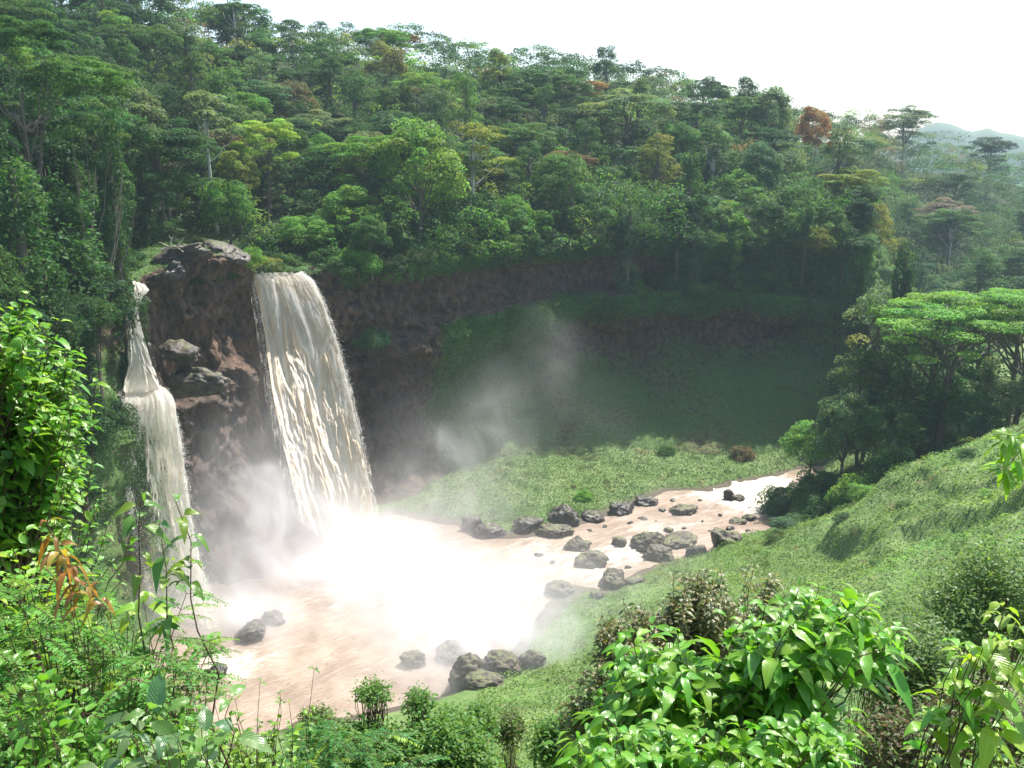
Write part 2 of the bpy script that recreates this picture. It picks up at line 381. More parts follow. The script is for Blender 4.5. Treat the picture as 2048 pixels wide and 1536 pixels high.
d = d*steep[None]*calm
CL = base+Nn*d[..., None]; CL[..., 2] += fbm(base*.3, 3, 51)*.3*steep[None]
# vegetation cover: bare brown strip under the rim, brown wall beside the falls, green ledge and skirts
u_px = np.interp(s_, seg[:len(ST_)], A_[:, 0])[:, None]; trow = tf[None]*(len(rows)-1)
veg = np.full((NS, NTT), .62)
bare_up = np.exp(-((trow-10.2)/1.5)**2)*sstep(700, 760, u_px)*(1-sstep(1230, 1420, u_px))
bare_lo = sstep(-.5, .2, trow)*(1-sstep(11.3, 12.4, trow))*sstep(250, 300, u_px)*(1-sstep(790, 900, u_px))
rec = np.exp(-((trow-5.2)/.9)**2)*sstep(1050, 1200, u_px)*(1-sstep(1480, 1640, u_px))
veg = veg-1.0*bare_up-.85*bare_lo-.5*rec+fbm(base*.06, 3, 61)*.25
veg = np.where(trow > 12.6, .8, veg)
me = mkmesh('cliff', CL.reshape(-1, 3), grid_faces(NS, NTT)[:, ::-1], M_CLIFF, smooth=False, pt={'veg': veg.ravel(), 'wet': (sstep(240, 290, u_px)*(1-sstep(760, 900, u_px))*(1-sstep(11, 12.5, trow))*(1-.75*sstep(6.6, 8.2, trow))).ravel()})
tag(obj('cliff', me), 'curved overhanging gorge cliff of brown rock half covered in moss and creepers', 'cliff', kind='structure')

# ================================================================== forested hillside behind the rim (polar sheet)
uu_k = RIM[:len(ST_), 0]/RIM[:len(ST_), 1]
def rimY(u):
    return np.where(u < .352, np.interp(u, uu_k, RIM[:len(ST_), 1]), 228)
CRX = (np.array([-1500,-500,-200,200,430,700,1000,1250,1450,1600,1720,1850,2050,2300,3000])-1024)/FPX
CRPY = np.array([-160,-150,-130,-75,2,40,78,112,172,216,250,292,330,320,310])
CRY = np.array([330,360,380,420,440,470,490,505,525,570,610,660,700,720,730])
CRZ = CAMZ+np.array([atY(c*FPX+1024, p, y)[2]-CAMZ for c, p, y in zip(CRX, CRPY, CRY)])-17
def hill(x, y):
    x = np.asarray(x, float); y = np.asarray(y, float); u = x/y; r0 = rimY(u)+9; rc = np.interp(u, CRX, CRY); zc = np.interp(u, CRX, CRZ)
    z0 = np.where(u < .352, 54.3, 14.0+34*np.exp(-np.clip(u-.352, 0, 9)/.012)*sstep(262, 288, y)); t = (y-r0)/(rc-r0)
    right = u >= .352
    tc = np.clip(t, 0, None); b = np.where(right, 1.0, sstep(.24, .335, u))
    late = z0+(zc-z0)*sstep(.38, 1.0, tc)-np.where(right, 0, 22)*sstep(.12, .3, tc)*(1-sstep(.5, .9, tc))
    z = (1-b)*(z0+(zc-z0)*tc**1.05)+b*late
    z = np.where(t > 1, zc-(t-1)*40, z)
    return z+fbm(np.stack([x, y, 0*x], -1)*.02, 3, 71)*3*np.clip(t*3, 0, 1)
ug = np.concatenate([np.linspace(-1.6, .351, 170), np.linspace(.353, 1.1, 70)]); tg_ = np.linspace(0, 1.5, 80)
U, T = np.meshgrid(ug, tg_, indexing='ij')
YY = (rimY(U)+7)+T*(np.interp(U, CRX, CRY)-rimY(U)-7); XX = U*YY
M_FLOOR = NT('forest_floor'); _n = M_FLOOR.noise(M_FLOOR.pos(), .5, 5); M_FLOOR = M_FLOOR.done(M_FLOOR.bsdf(Base_Color=M_FLOOR.mix(_n, (.018, .034, .010), (.045, .062, .022)), Roughness=.9, Specular_IOR_Level=.1))
me = mkmesh('hillside', np.c_[XX.ravel(), YY.ravel(), hill(XX, YY).ravel()], grid_faces(len(ug), len(tg_))[:, ::-1], M_FLOOR, smooth=True)
tag(obj('hillside', me), 'ground of the steep rainforest hill above the gorge', 'hillside', kind='structure')
# far blue mountains
mx = np.linspace(300, 3300, 160); my = np.linspace(2500, 3000, 14)
MX, MY = np.meshgrid(mx, my); ua = MX/2600
prof = np.interp(ua*FPX+1024, [1300,1700,1800,1850,1880,1920,1950,1975,2010,2048,2120,2300,3000], [330,300,262,240,246,262,252,262,266,276,262,262,280])
mz = np.array([atY(1024, p, 2600)[2] for p in prof.ravel()]).reshape(prof.shape)
k = np.exp(-((MY-2600)/90)**2); MZ = np.where(MY < 2600, -3+(mz+3)*np.clip((MY-2500)/100, 0, 1)**.7, mz-(MY-2600)*.25)
MZ = MZ+fbm(np.stack([MX, MY, 0*MX], -1)*.02, 4, 81)*3
M_MTN = NT('far_forest_slope'); M_MTN = M_MTN.done(M_MTN.bsdf(Base_Color=(.05, .085, .035), Roughness=.9))
tag(obj('hills', mkmesh('hills', np.c_[MX.ravel(), MY.ravel(), MZ.ravel()], grid_faces(len(my), len(mx)), M_MTN, smooth=True)), 'hazy blue mountain ridge far beyond the forest', 'hills', kind='structure')
vx = np.linspace(-2600, 3300, 3); vy = np.array([-60, 1200, 2990.])
VX, VY = np.meshgrid(vx, vy)
tag(obj('valley_floor', mkmesh('valley_floor', np.c_[VX.ravel(), VY.ravel(), 0*VX.ravel()-3.2], grid_faces(3, 3), M_MTN)), 'low forest floor below the hills out to the mountains', 'terrain', kind='structure')

# ================================================================== river
bx = np.linspace(-75, 118, 260); by = np.linspace(120, 262, 200); BX, BY = np.meshgrid(bx, by); P = np.c_[BX.ravel(), BY.ravel()]
sd = poly_sd(P, RIV)
PZ = np.c_[P, 0*P[:, 0]]; foam = np.zeros(len(P))-.12
for (px, py, r, a) in [(760,1110,15,.7),(850,1170,13,.4),(560,1330,8,.15),(980,1110,10,.2),(1080,1090,8,.3),(1130,1125,8,.4),(1260,1105,7,.75),(1300,1060,6,.55),(1390,1050,7,.4),(1480,975,10,.9),(1540,965,9,.9),(1400,985,8,.5),(1500,1005,8,.7),(1200,1150,6,.4),(1060,1180,10,.4),(450,1330,6,.8),(1530,1010,6,.8),(640,1200,14,.25)]:
    c = atZ(px, py, 0)[:2]; foam += a*np.exp(-np.sum((P-c)**2, 1)/r**2)
chop = sstep(0, 3, -sd)
wz = fbm(PZ*np.array([.25, .25, 1]), 4, 91)*.28+fbm(PZ*.9, 3, 95)*.10+np.clip(foam, 0, 1)*(fbm(PZ*.6, 3, 99)*.5+.1)
fc = grid_faces(len(by), len(bx)); keep = (sd[fc].min(1) < 6)
me = mkmesh('river', np.c_[P, wz*(.3+.7*chop)+.05], fc[keep], M_RIVER, pt={'foam': foam}, smooth=True)
tag(obj('river', me), 'muddy brown plunge pool and rapids with pale foam', 'river', kind='structure')

# ================================================================== waterfalls
def fall_sheet(left, right, nu, nv, bulge, amp, seed, off=0, foam0=0, cover=None, close=True, ropes=9, lump=1.0):
    """left/right: lists of (px, py, Y) from lip to base"""
    def edge(E):
        E = np.array(E, float); p = atY(E[:, 0], E[:, 1], E[:, 2]); q = np.linspace(0, len(E)-1, 60)
        c = np.stack([smooth1(np.interp(q, np.arange(len(E)), p[:, i]), 3) for i in range(3)], 1)
        l = np.r_[0, np.cumsum(np.linalg.norm(np.diff(c, axis=0), axis=1))]; v = np.linspace(0, l[-1], nv)
        return np.stack([np.interp(v, l, c[:, i]) for i in range(3)], 1)
    a, b = edge(left), edge(right); u = np.linspace(0, 1, nu)[:, None, None]
    P = a[None]*(1-u)+b[None]*u; wid = np.linalg.norm(b-a, axis=1)[None, :, None]
    across = unit((b-a))[None]; outw = np.cross(across, np.array([0, 0, 1.])); outw = unit(outw*np.array([1, 1, 0])); outw = np.where(outw[..., 1:2] > 0, -outw, outw)
    v = np.linspace(0, 1, nv)[None, :]; uu = np.linspace(0, 1, nu)[:, None]
    prof = np.sqrt(np.clip(1-(2*uu-1)**2, 0, 1))
    L = np.linalg.norm(np.diff(a, axis=0), axis=1).sum(); ln = v*L; W = wid[..., 0]
    q = np.stack([uu*ropes+0*v, ln*.05+0*uu, 0*uu*v+seed], -1)
    warp = fbm(np.stack([uu*3+0*v, ln*.08+0*uu, 0*uu*v+seed+5], -1), 3, seed)*.6
    q[..., 0] += warp
    n1 = fbm(q, 3, seed+1)
    tear = fbm(np.stack([uu*ropes*1.6+warp, ln*.28+0*uu-1.2*n1, 0*uu*v], -1), 4, seed+2)   # drop-shaped lumps
    fine = fbm(np.stack([uu*ropes*4+0*v, ln*.9+0*uu, 0*uu*v], -1), 3, seed+3)
    grow = .35+.65*sstep(0, .35, v)
    hgt_ = amp*(n1*1.15+lump*tear*.72*grow+fine*.14)
    P = P+outw*(bulge*prof*(.4+.6*sstep(0, .3, v))+hgt_+off)[..., None]
    foam = np.clip(.5+foam0+n1*.28+tear*.45*lump+fine*.15+.15*v, 0, 1.2)
    cov = np.ones_like(foam) if cover is None else cover(uu+0*v, v+0*uu)+0*foam
    return P, foam, cov, nu, nv
def sheet_mesh(name, r, mat):
    P, foam, cov, nu, nv = r
    return mkmesh(name, P.reshape(-1, 3), grid_faces(nu, nv), mat, pt={'foam': foam.ravel(), 'cover': cov.ravel()}, smooth=True)
ML = [(492,546,219),(497,541,213.5),(508,562,211),(524,640,208),(534,720,206),(546,800,204.5),(572,920,202.5),(600,1020,200.5),(622,1110,198.5),(630,1150,197.5)]
MR = [(596,546,219),(603,543,213),(626,562,210.5),(648,608,208),(672,680,206),(694,760,204.5),(716,860,203),(737,960,201.5),(754,1060,199.5),(764,1130,198)]
t = empty('waterfall', (-48, 212, 54)); tag(t, 'wide thundering brown and white main waterfall arching off the cliff lip', 'waterfall', 'waterfalls')
def relm(me, root):
    me.transform(__import__('mathutils').Matrix.Translation(-root.location)); return me
def part(name, me, root, color=None):
    bpy.context.view_layer.update(); return obj(name, relm(me, root), root, color)
part('water_sheet', sheet_mesh('water_sheet', fall_sheet(ML, MR, 190, 460, 2.0, .5, 3, ropes=11, lump=1.0), M_FALL), t)
ex = [(x-9-6*i/9, y, z-.5) for i, (x, y, z) in enumerate(ML)]; er = [(x+5+4*i/9, y, z-.5) for i, (x, y, z) in enumerate(MR)]
cv = lambda u, v: .50-.55*np.exp(-((u-.5)/.36)**2)+.12*v-1.2*(1-sstep(.02, .15, v))
part('spray_veil', sheet_mesh('spray_veil', fall_sheet(ex, er, 120, 300, 2.6, .7, 13, .3, .35, cv), M_VEIL), t)
def droplets(root, left, right, n, rr, reach, size):
    def ed(E): E = np.array(E, float); p = atY(E[:, 0], E[:, 1], E[:, 2]); q = np.linspace(0, len(E)-1, 80); return np.stack([np.interp(q, np.arange(len(E)), p[:, i]) for i in range(3)], 1)
    a, b = ed(left), ed(right); v = rr.random(n)**.8*79; i = np.minimum(v.astype(int), 78); f = (v-i)[:, None]
    A = a[i]*(1-f)+a[i+1]*f; B = b[i]*(1-f)+b[i+1]*f; side = rr.random(n) < .5; ac = unit(B-A); g = rr.exponential(1, n)*reach*(.25+.75*v/79)
    u = np.where(side, -g, np.linalg.norm(B-A, axis=1)+g)+rr.normal(size=n)*.15; infront = rr.random(n) < .35; u = np.where(infront, rr.random(n)*np.linalg.norm(B-A, axis=1), u)
    P = A+ac*u[:, None]+np.array([0, -1., 0])*np.where(infront, rr.uniform(1.5, 3.2, n), rr.uniform(-.3, 1.6, n))[:, None]
    s = size*rr.uniform(.4, 1.4, n); V, F = cards(P, randdir(n, rr), s*rr.uniform(1, 2.6, n), s, rr, np.tile([0, 0, -1.], (n, 1))+rr.normal(size=(n, 3))*.3)
    part('spray', mkmesh('spray', V, F, M_DROP), root)
droplets(t, ML, MR, 16000, np.random.default_rng(3), .5, .09)
t2 = empty('waterfall', (-68, 181, 56)); tag(t2, 'narrow two step white waterfall left of the dark rock outcrop', 'waterfall', 'waterfalls')
u1 = fall_sheet([(264,560,180.8),(270,578,178.3),(262,600,177.3),(254,630,176.8),(256,680,175.3),(258,735,173.8),(246,786,172.3)], [(288,566,180.8),(300,580,178.3),(282,598,177.3),(276,630,176.8),(292,680,175.3),(309,735,173.8),(334,788,172.3)], 50, 160, .8, .45, 23, 0, .4, lambda u, v: 1.0-.35*np.abs(2*u-1)**4-.1*v, ropes=5)
part('upper_chute', sheet_mesh('upper_chute', u1, M_VEIL), t2)
u1b = fall_sheet([(296,684,175.3),(300,700,174.6),(308,740,173.8),(312,785,172.8)], [(304,684,175.3),(312,700,174.6),(322,740,173.8),(328,780,172.8)], 20, 70, .3, .25, 27, 0, .2, lambda u, v: .45-.25*v+0*u, ropes=3)
part('side_trickle', sheet_mesh('side_trickle', u1b, M_VEIL), t2)
u2 = fall_sheet([(262,768,175.3),(252,785,172.3),(244,810,170.0),(243,850,168.8),(250,900,168.3),(262,980,167.3),(275,1060,166.3),(300,1160,164.8),(330,1260,160.8)], [(315,768,175.3),(336,778,172.3),(350,800,170.3),(356,850,168.8),(366,910,168.3),(376,1000,167.3),(392,1100,165.3),(416,1180,162.8),(448,1300,156.8)], 90, 260, 1.6, .6, 33, 0, .45, lambda u, v: .92-.52*v-.42*np.exp(-((u-.22)/.22)**2)*sstep(.1, .2, v)+0*u, ropes=7)
part('lower_curtain', sheet_mesh('lower_curtain', u2, M_VEIL), t2)
u3 = fall_sheet([(312,790,173.8),(318,850,169.3),(330,960,167.8),(350,1080,165.8),(385,1180,162.8),(400,1290,155.8),(405,1350,148.8)], [(336,790,173.8),(352,850,169.3),(372,960,167.8),(392,1080,165.8),(420,1180,162.8),(446,1290,155.8),(460,1345,148.8)], 50, 220, 1.0, .35, 43, .4, .5, lambda u, v: .98-.38*v-.3*np.abs(2*u-1)**3, ropes=4)
part('white_strand', sheet_mesh('white_strand', u3, M_VEIL), t2)

droplets(t2, [(252,785,172), (244,830,170), (250,900,168), (262,980,167), (275,1060,166), (300,1160,165), (330,1260,161)], [(336,778,172), (356,850,169), (366,910,168), (376,1000,167), (392,1100,165), (416,1180,163), (448,1300,157)], 14000, np.random.default_rng(4), .6, .09)
# ================================================================== rocks
_bm = {}
def ico(sub):
    if sub not in _bm:
        import bmesh
        b = bmesh.new(); bmesh.ops.create_icosphere(b, subdivisions=sub, radius=1)
        _bm[sub] = (np.array([v.co[:] for v in b.verts]), np.array([[v.index for v in f.verts] for f in b.faces])); b.free()
    return _bm[sub]
def rock_mesh(size, seed, sub=4, blocky=.6, mat=None, lumps=None):
    V, F = ico(sub); p = V.copy()
    # planed facets, then lumps
    r_ = np.random.default_rng(seed); D = randdir(16, r_); hh = r_.uniform(.58, 1.0, 16)
    lim = np.min(np.where(V@D.T > .15, hh[None]/np.maximum(V@D.T, .15), 9), 1)
    rad = np.minimum(1, lim)*blocky+(1-blocky)
    p = V*rad[:, None]*(1+.22*fbm(V*1.6+seed, 3, seed)[:, None]+.07*fbm(V*5+seed, 4, seed+9)[:, None])
    p = p*np.asarray(size); p[:, 2] = np.maximum(p[:, 2], -.55*size[2])
    return mkmesh('boulder', p, F, mat, smooth=True)
ROCKS = [ # px, py (centre), width px, height px, material, label
 (1460,987,24,24,'d','rounded brown boulder in the white upper rapids, touching a greyer one'), (1476,994,26,20,'d','grey brown boulder leaning on a rounder one in the upper rapids'),
 (1370,1018,52,16,'d','long low dark slab of rock in mid river below the upper rapids'), (1325,1019,15,7,'w','small dark stone left of the long slab in mid river'), (1286,1038,20,5,'w','thin dark stone barely breaking the brown water'),
 (1298,1078,66,40,'m','largest mossy humped boulder in the middle of the river'), (1339,1058,19,11,'d','small round stone behind the largest mossy boulder'), (1341,1072,18,12,'d','small stone right beside the largest mossy boulder'),
 (1240,1081,28,25,'m','square mossy boulder standing alone in mid stream'), (1155,1087,48,30,'m','dome shaped boulder on the left of the river boulder row'), (1182,1114,62,36,'m','broad boulder with mossy top below the dome shaped one'),
 (1322,1104,52,36,'m','grey mossy boulder in front of the largest river boulder'), (1362,1082,70,20,'d','flat rock shelf between brown pools'), (1392,1101,42,30,'d','rounded grey boulder beside the still brown pool'), (1450,1098,52,36,'m','dark mossy boulder at the edge of the right bank pool'),
 (1225,1158,52,40,'m','mossy round boulder on the near river bank'), (1122,1177,58,28,'d','dark flat topped boulder at the near waterline'), (1478,1042,32,12,'d','low dark rock below the upper rapids on the right'), (1500,1034,28,12,'m','small mossy rock near the right bank bushes'), (1460,1056,16,9,'w','small wet stone in the right bank shallows'),
 (1245,1015,50,28,'w','black wet boulder on the far bank, third up from the plunge pool'), (1291,1001,44,18,'w','black wet flat boulder on the far bank beside the upstream turf'), (1188,1031,50,22,'w','black wet block low on the far bank between two boulders'), (1133,1032,62,40,'w','shiny black tilted boulder on the far bank edge'),
 (1108,1059,62,28,'d','brown boulder at the far waterline below the black ones'), (1050,1050,64,30,'w','broad wet rock heap on the far bank close to the spray'), (980,1060,64,30,'w','wet dark rock heap on the far bank inside the spray'), (945,1045,40,36,'w','dark rock on the far bank half hidden by the spray'),
 (932,1350,76,78,'d','big grey boulder veiled in mist at the pool edge'), (1005,1352,76,50,'d','second misty boulder right of the big one at the pool edge'), (1062,1335,60,40,'d','low misty rock where the bank meets the pool'), (824,1317,50,30,'d','dark rock standing in the pool, dimmed by mist'), (905,1305,70,36,'d','flat rock fading in the thick mist of the pool'), (965,1392,80,26,'d','low stony edge below the big misty boulder'),
 (1078,1109,18,6,'w','thin stone in the foam left of the dome shaped boulder'), (1195,1195,30,14,'d','small rock on the turf below the mossy round boulder'), (1270,1165,34,14,'d','small grey rock beside the round mossy bank boulder'),
 (280,1178,76,66,'w','dark wet rock block at the foot of the left waterfall'), (500,1266,60,36,'w','black rock at the foot of the cliff between the two falls'), (545,1236,44,24,'w','wet rock right of the black rock under the cliff, deep in mist'), (430,1342,40,26,'w','low rock under the tail of the left waterfall')]
for i, (px, py, wp, hp, mk, lab) in enumerate(ROCKS):
    c = atZ(px, py+hp*.42, .15); c2 = c.copy(); c2[2] = max(0, h1(c[0], c[1])) if not mk == 'w' else .1
    sc_ = np.linalg.norm(c-np.array([0, 0, CAMZ]))/FPX
    a = wp*sc_*.56; hz = hp*sc_*.62
    me = rock_mesh((a, a*.8, hz), 300+i, 5 if wp > 40 else 4, .8, {'d': M_ROCK, 'm': M_ROCK, 'w': M_WET}[mk])
    o = obj('boulder', me); o.location = (c[0], c[1]+a*.35, c2[2]+hz*.32); o.rotation_euler = (0, 0, rng.uniform(-.5, .5))
    tag(o, lab, 'boulder', 'boulders along the river')
kk = np.random.default_rng(9); nsm = 0
SMALL = [(1210,1052),(1262,1046),(1312,1042),(1405,1042),(1420,1062),(1368,1056),(1290,1112),(1105,1125),(1180,1060),(1215,1118),(1440,1030),(1345,1000),(1400,1000),(1500,1018),(1060,1130),(1255,1135),(1460,1066),(1432,1078),(1512,1048),(1495,1062)]
for i, (px, py) in enumerate(SMALL):
    c = atZ(px, py, .1); a = kk.uniform(.35, .9)
    o = obj('boulder', rock_mesh((a, a*kk.uniform(.6, .9), a*kk.uniform(.4, .7)), 700+i, 3, .8, M_WET if i % 2 else M_ROCK)); o.location = c; o.rotation_euler = (0, 0, kk.uniform(0, 6))
    row = sorted(SMALL).index((px, py)); w_ = ['leftmost', 'second', 'third', 'fourth', 'fifth', 'sixth', 'seventh', 'eighth', 'ninth', 'tenth', 'eleventh', 'twelfth', 'thirteenth', 'fourteenth', 'fifteenth', 'sixteenth', 'seventeenth', 'eighteenth', 'nineteenth', 'rightmost'][row]
    tag(o, f'{w_} from left of the small wet stones scattered in the river rapids' if row not in (0, 19) else f'{w_} of the small wet stones scattered in the river rapids', 'boulder', 'small stones in the rapids')
# rock outcrop between the falls
def ledge(px, py, Y, wp, hp, dep, seed, lab, name='rock_ledge', mat=None, rot=0, tilt=0):
    c = atY(px, py, Y); s = Y/FPX
    o = obj(name, rock_mesh((wp*s*.56, dep, hp*s*.6), seed, 5, .8, mat or M_LEDGE)); o.location = c; o.rotation_euler = (tilt, -rot, R(-24))
    return tag(o, lab, 'rock', 'rock ledges between the falls')
ledge(236,800,171,44,34,2.0,406,'small wet knob of rock splashed by the left waterfall', mat=M_WET)
ledge(355,524,193,150,40,5,401,'bare grey rock shelf capping the outcrop between the two falls', rot=R(22))
ledge(330,560,188,110,40,3.6,405,'tilted dark wet slab right of the left waterfall crest', mat=M_WET, rot=R(28))
ledge(440,505,203,110,36,5,402,'overgrown top block of the outcrop beside the main fall lip', rot=R(-10))
ledge(362,708,180,100,44,3.5,403,'dark jagged ledge halfway down, right of the left chute', rot=R(-8))
ledge(405,768,178,150,66,4,404,'lowest broad rough ledge jutting out between the two falls', rot=R(8))
# ================================================================== trees
def leafcloud(C, Rad, n, size, r, up=.55, shell=.62, col_var=.26, bias=.62):
    """n leaf cards on each clump ellipsoid (C centres, Rad radii); returns V, F, col"""
    k = len(C); idx = np.repeat(np.arange(k), n); D = randdir(len(idx), r); D[:, 2] = np.where(r.random(len(idx)) < bias, np.abs(D[:, 2]), D[:, 2])
    f = shell+(1-shell)*r.random(len(idx))**.5
    P = C[idx]+D*Rad[idx]*f[:, None]
    N = unit(D/Rad[idx]*Rad[idx].mean(1, keepdims=True)*.8+np.array([0, 0, up])+r.normal(size=D.shape)*.55)
    s = size*r.uniform(.6, 1.35, len(idx))
    V, F = cards(P, N, s, s*r.uniform(.4, .65, len(idx)), r)
    cl = r.uniform(1-col_var, 1+col_var, k)[idx]*r.uniform(.75, 1.25, len(idx)); hue = r.normal(0, .10, k)[idx]+r.normal(0, .06, len(idx))
    col = np.stack([cl*(1+hue*1.2), cl, cl*(1-hue)], 1)
    return V, F, np.clip(col, .1, 3)
def limbs(mb, base, top, spots, r0, r, bend=.25):
    base = np.asarray(base, float); top = np.asarray(top, float); mid = (base+top)/2+r.normal(size=3)*[.5, .5, 0]
    pts = bez(base, mid, top, 9); mb.add(*tube(pts, np.linspace(r0, r0*.55, 9), 7))
    for s in spots:
        j = r.uniform(.62, 1.0); st = pts[min(8, int(j*8))]
        m = st*.5+s*.5; m[2] = st[2]*.55+s[2]*.45-bend*np.linalg.norm(s-st)*.3
        q = bez(st, m, s, 7); q[1:-1] += r.normal(size=(5, 3))*.15
        mb.add(*tube(q, np.linspace(r0*.4, r0*.1, 7), 5))
PROTO = {}
def proto(kind, crown, trunk, trunk_mat=M_BARK, extra=None):
    PROTO.setdefault(kind, []).append((crown, trunk, extra))
def build_protos():
    for v in range(4):                                            # flat layered umbrella crowns
        r = np.random.default_rng(100+v); n = 50; th = r.uniform(0, 2*np.pi, n); rr = 8.5*np.sqrt(r.random(n)); lay = -r.choice([0, 1.6, 3.4, 6.0, 8.5], n, p=[.44, .22, .15, .11, .08])
        C = np.stack([rr*np.cos(th), rr*np.sin(th)*.9, 19.5-2.6*(rr/8.5)**2+lay+r.normal(0, .4, n)], 1); Rad = np.stack([r.uniform(1.5, 3.0, n), r.uniform(1.5, 3.0, n), r.uniform(.5, .95, n)], 1)
        V, F, c = leafcloud(C, Rad, 230, .50, r, up=.9)
        mb = MB(); limbs(mb, (0, 0, -3), (r.normal(), r.normal(), 15.5), C[:14]-[0, 0, .6], .42, r)
        proto('umbrella', mkmesh('crown', V, F, M_FOL, c), mb.mesh('trunk', M_BARK, True))
    for v in range(2):                                            # great spreading crowns with bare forked limbs
        r = np.random.default_rng(150+v); n = 64; th = r.uniform(0, 2*np.pi, n); rr = 8.8*np.sqrt(r.random(n)); lay = -r.choice([0, 1.3, 2.8, 4.5], n, p=[.6, .22, .12, .06])
        C = np.stack([rr*np.cos(th), rr*np.sin(th)*.9, 19.8-3.2*(rr/8.8)**2+lay+r.normal(0, .35, n)], 1); Rad = np.stack([r.uniform(1.2, 2.4, n), r.uniform(1.2, 2.4, n), r.uniform(.35, .65, n)], 1)
        V, F, c = leafcloud(C, Rad, 260, .36, r, up=.9)
        mb = MB()
        for q in range(2): limbs(mb, (q*.5, 0, -2), ((q*2-1)*1.8, r.normal(), 15.0), C[q*16:q*16+16]-[0, 0, .4], .40, r, .1)
        proto('spreading', mkmesh('crown', V, F, M_FOL, c), mb.mesh('trunk', M_BARK, True))
    for v in range(4):                                            # dense rounded crowns
        r = np.random.default_rng(200+v); n = 62; D = randdir(n, r); D[:, 2] = np.abs(D[:, 2])*1.45-.55; a = r.uniform(.75, 1.05, n)[:, None]
        C = D*a*np.array([5.6, 5.6, 6.6])+np.array([0, 0, 10.2]); Rad = np.stack([r.uniform(1.1, 2.3, n)]*3, 1)*np.array([1, 1, .7])
        V, F, c = leafcloud(C, Rad, 185, .46, r)
        mb = MB(); limbs(mb, (0, 0, -3), (r.normal()*.5, r.normal()*.5, 9.5), C[:12]*.85+[0, 0, 1.6], .4, r)
        proto('round', mkmesh('crown', V, F, M_FOL, c), mb.mesh('trunk', M_BARK, True))
    for v in range(3):                                            # tall uneven crowns
        r = np.random.default_rng(300+v); n = 54; z = r.uniform(4, 23, n); th = r.uniform(0, 6.28, n); w = 4.6*np.sin(np.clip((z-1)/23, 0, 1)*np.pi)**.6*r.uniform(.5, 1.1, n)
        C = np.stack([w*np.cos(th), w*np.sin(th), z], 1); Rad = np.stack([r.uniform(1.0, 2.2, n)]*3, 1)*np.array([1, 1, .65])
        V, F, c = leafcloud(C, Rad, 165, .42, r)
        mb = MB(); limbs(mb, (0, 0, -3), (r.normal()*.6, r.normal()*.6, 20), C[:16]-[0, 0, .3], .38, r)
        proto('tall', mkmesh('crown', V, F, M_FOL, c), mb.mesh('trunk', M_BARK, True))
    for v in range(3):                                            # columns smothered in creeper
        r = np.random.default_rng(400+v); n = 60; z = r.uniform(-2, 15.5, n); th = r.uniform(0, 6.28, n); w = 2.1*(1-.45*np.clip(z/16, 0, 1))*r.uniform(.55, 1.15, n)*(1+.35*np.sin(z*.9+v))
        C = np.stack([w*np.cos(th), w*np.sin(th), z], 1); Rad = np.stack([r.uniform(.7, 1.2, n), r.uniform(.7, 1.2, n), r.uniform(1.0, 2.4, n)], 1)
        V, F, c = leafcloud(C, Rad, 75, .42, r, up=.3)
        mb = MB(); mb.add(*tube(bez((0, 0, -3), (.3, .2, 7), (.2, -.2, 15.5), 8), np.linspace(.5, .2, 8), 7)); limbs(mb, (0, 0, 8), (.3, 0, 15.8), C[:4]+[0, 0, 2.], .22, r)
        proto('vine', mkmesh('crown', V, F, M_FOL, c), mb.mesh('trunk', M_BARK, True))
    for v in range(4):                                            # low spreading thickets
        r = np.random.default_rng(500+v); n = 52; D = randdir(n, r); D[:, 2] = np.abs(D[:, 2]); C = D*np.array([3.6, 3.6, 3.4])*r.uniform(.45, 1.05, (n, 1)); Rad = np.stack([r.uniform(.7, 1.5, n)]*3, 1)*np.array([1, 1, .75])
        V, F, c = leafcloud(C, Rad, 160, .29, r)
        mb = MB(); limbs(mb, (0, 0, -1.5), (0, 0, 1.2), C[:8]*.8, .14, r)
        proto('thicket', mkmesh('crown', V, F, M_FOL, c), mb.mesh('trunk', M_BARK, True))
    for v in range(2):                                            # thin airy crowns on a long bare pale trunk
        r = np.random.default_rng(600+v); n = 20; z = r.uniform(13, 21, n); th = r.uniform(0, 6.28, n); w = r.uniform(.8, 4.2, n)
        C = np.stack([w*np.cos(th), w*np.sin(th), z], 1); Rad = np.stack([r.uniform(1.1, 2.0, n), r.uniform(1.1, 2.0, n), r.uniform(.5, .9, n)], 1)
        V, F, c = leafcloud(C, Rad, 150, .48, r, up=.8)
        mb = MB(); limbs(mb, (0, 0, -3), (r.normal()*.5, .3, 19), C[:13], .34, r)
        proto('sparse', mkmesh('crown', V, F, M_FOL, c), mb.mesh('trunk', M_PALE, True))
    r = np.random.default_rng(700)                                # palms on the skyline
    mb = MB(); Vs = []
    for k in range(22):
        th = k*2.4; e = r.uniform(-.5, 1.2); L = r.uniform(3, 4.2); d = np.array([np.cos(th)*np.cos(e), np.sin(th)*np.cos(e), np.sin(e)])
        f = np.linspace(0, 1, 9)[:, None]; mid = np.array([0, 0, 12.])+d*L*f+np.array([0, 0, -1])*(f**2)*L*.55
        C = mid[1:]; side = unit(np.cross(d, [0, 0, 1.]))
        for sgn in (-1, 1):
            for q in np.repeat(C, 3, 0)+r.normal(size=(24, 3))*.1:
                t_ = unit(side*sgn+d*.5+np.array([0, 0, -.5])); V, F = cards((q+t_*.45)[None], np.array([[0, 0, 1.]])+r.normal(size=(1, 3))*.3, .95, .16, r, t_[None]); mb.add(V, F, r.uniform(.7, 1.3))
    tb = MB(); tb.add(*tube(bez((0, 0, -2), (.3, 0, 6), (0, 0, 12.2), 8), np.linspace(.3, .2, 8), 7))
    proto('palm', mb.mesh('crown', M_FOL), tb.mesh('trunk', M_BARK, True))
build_protos()

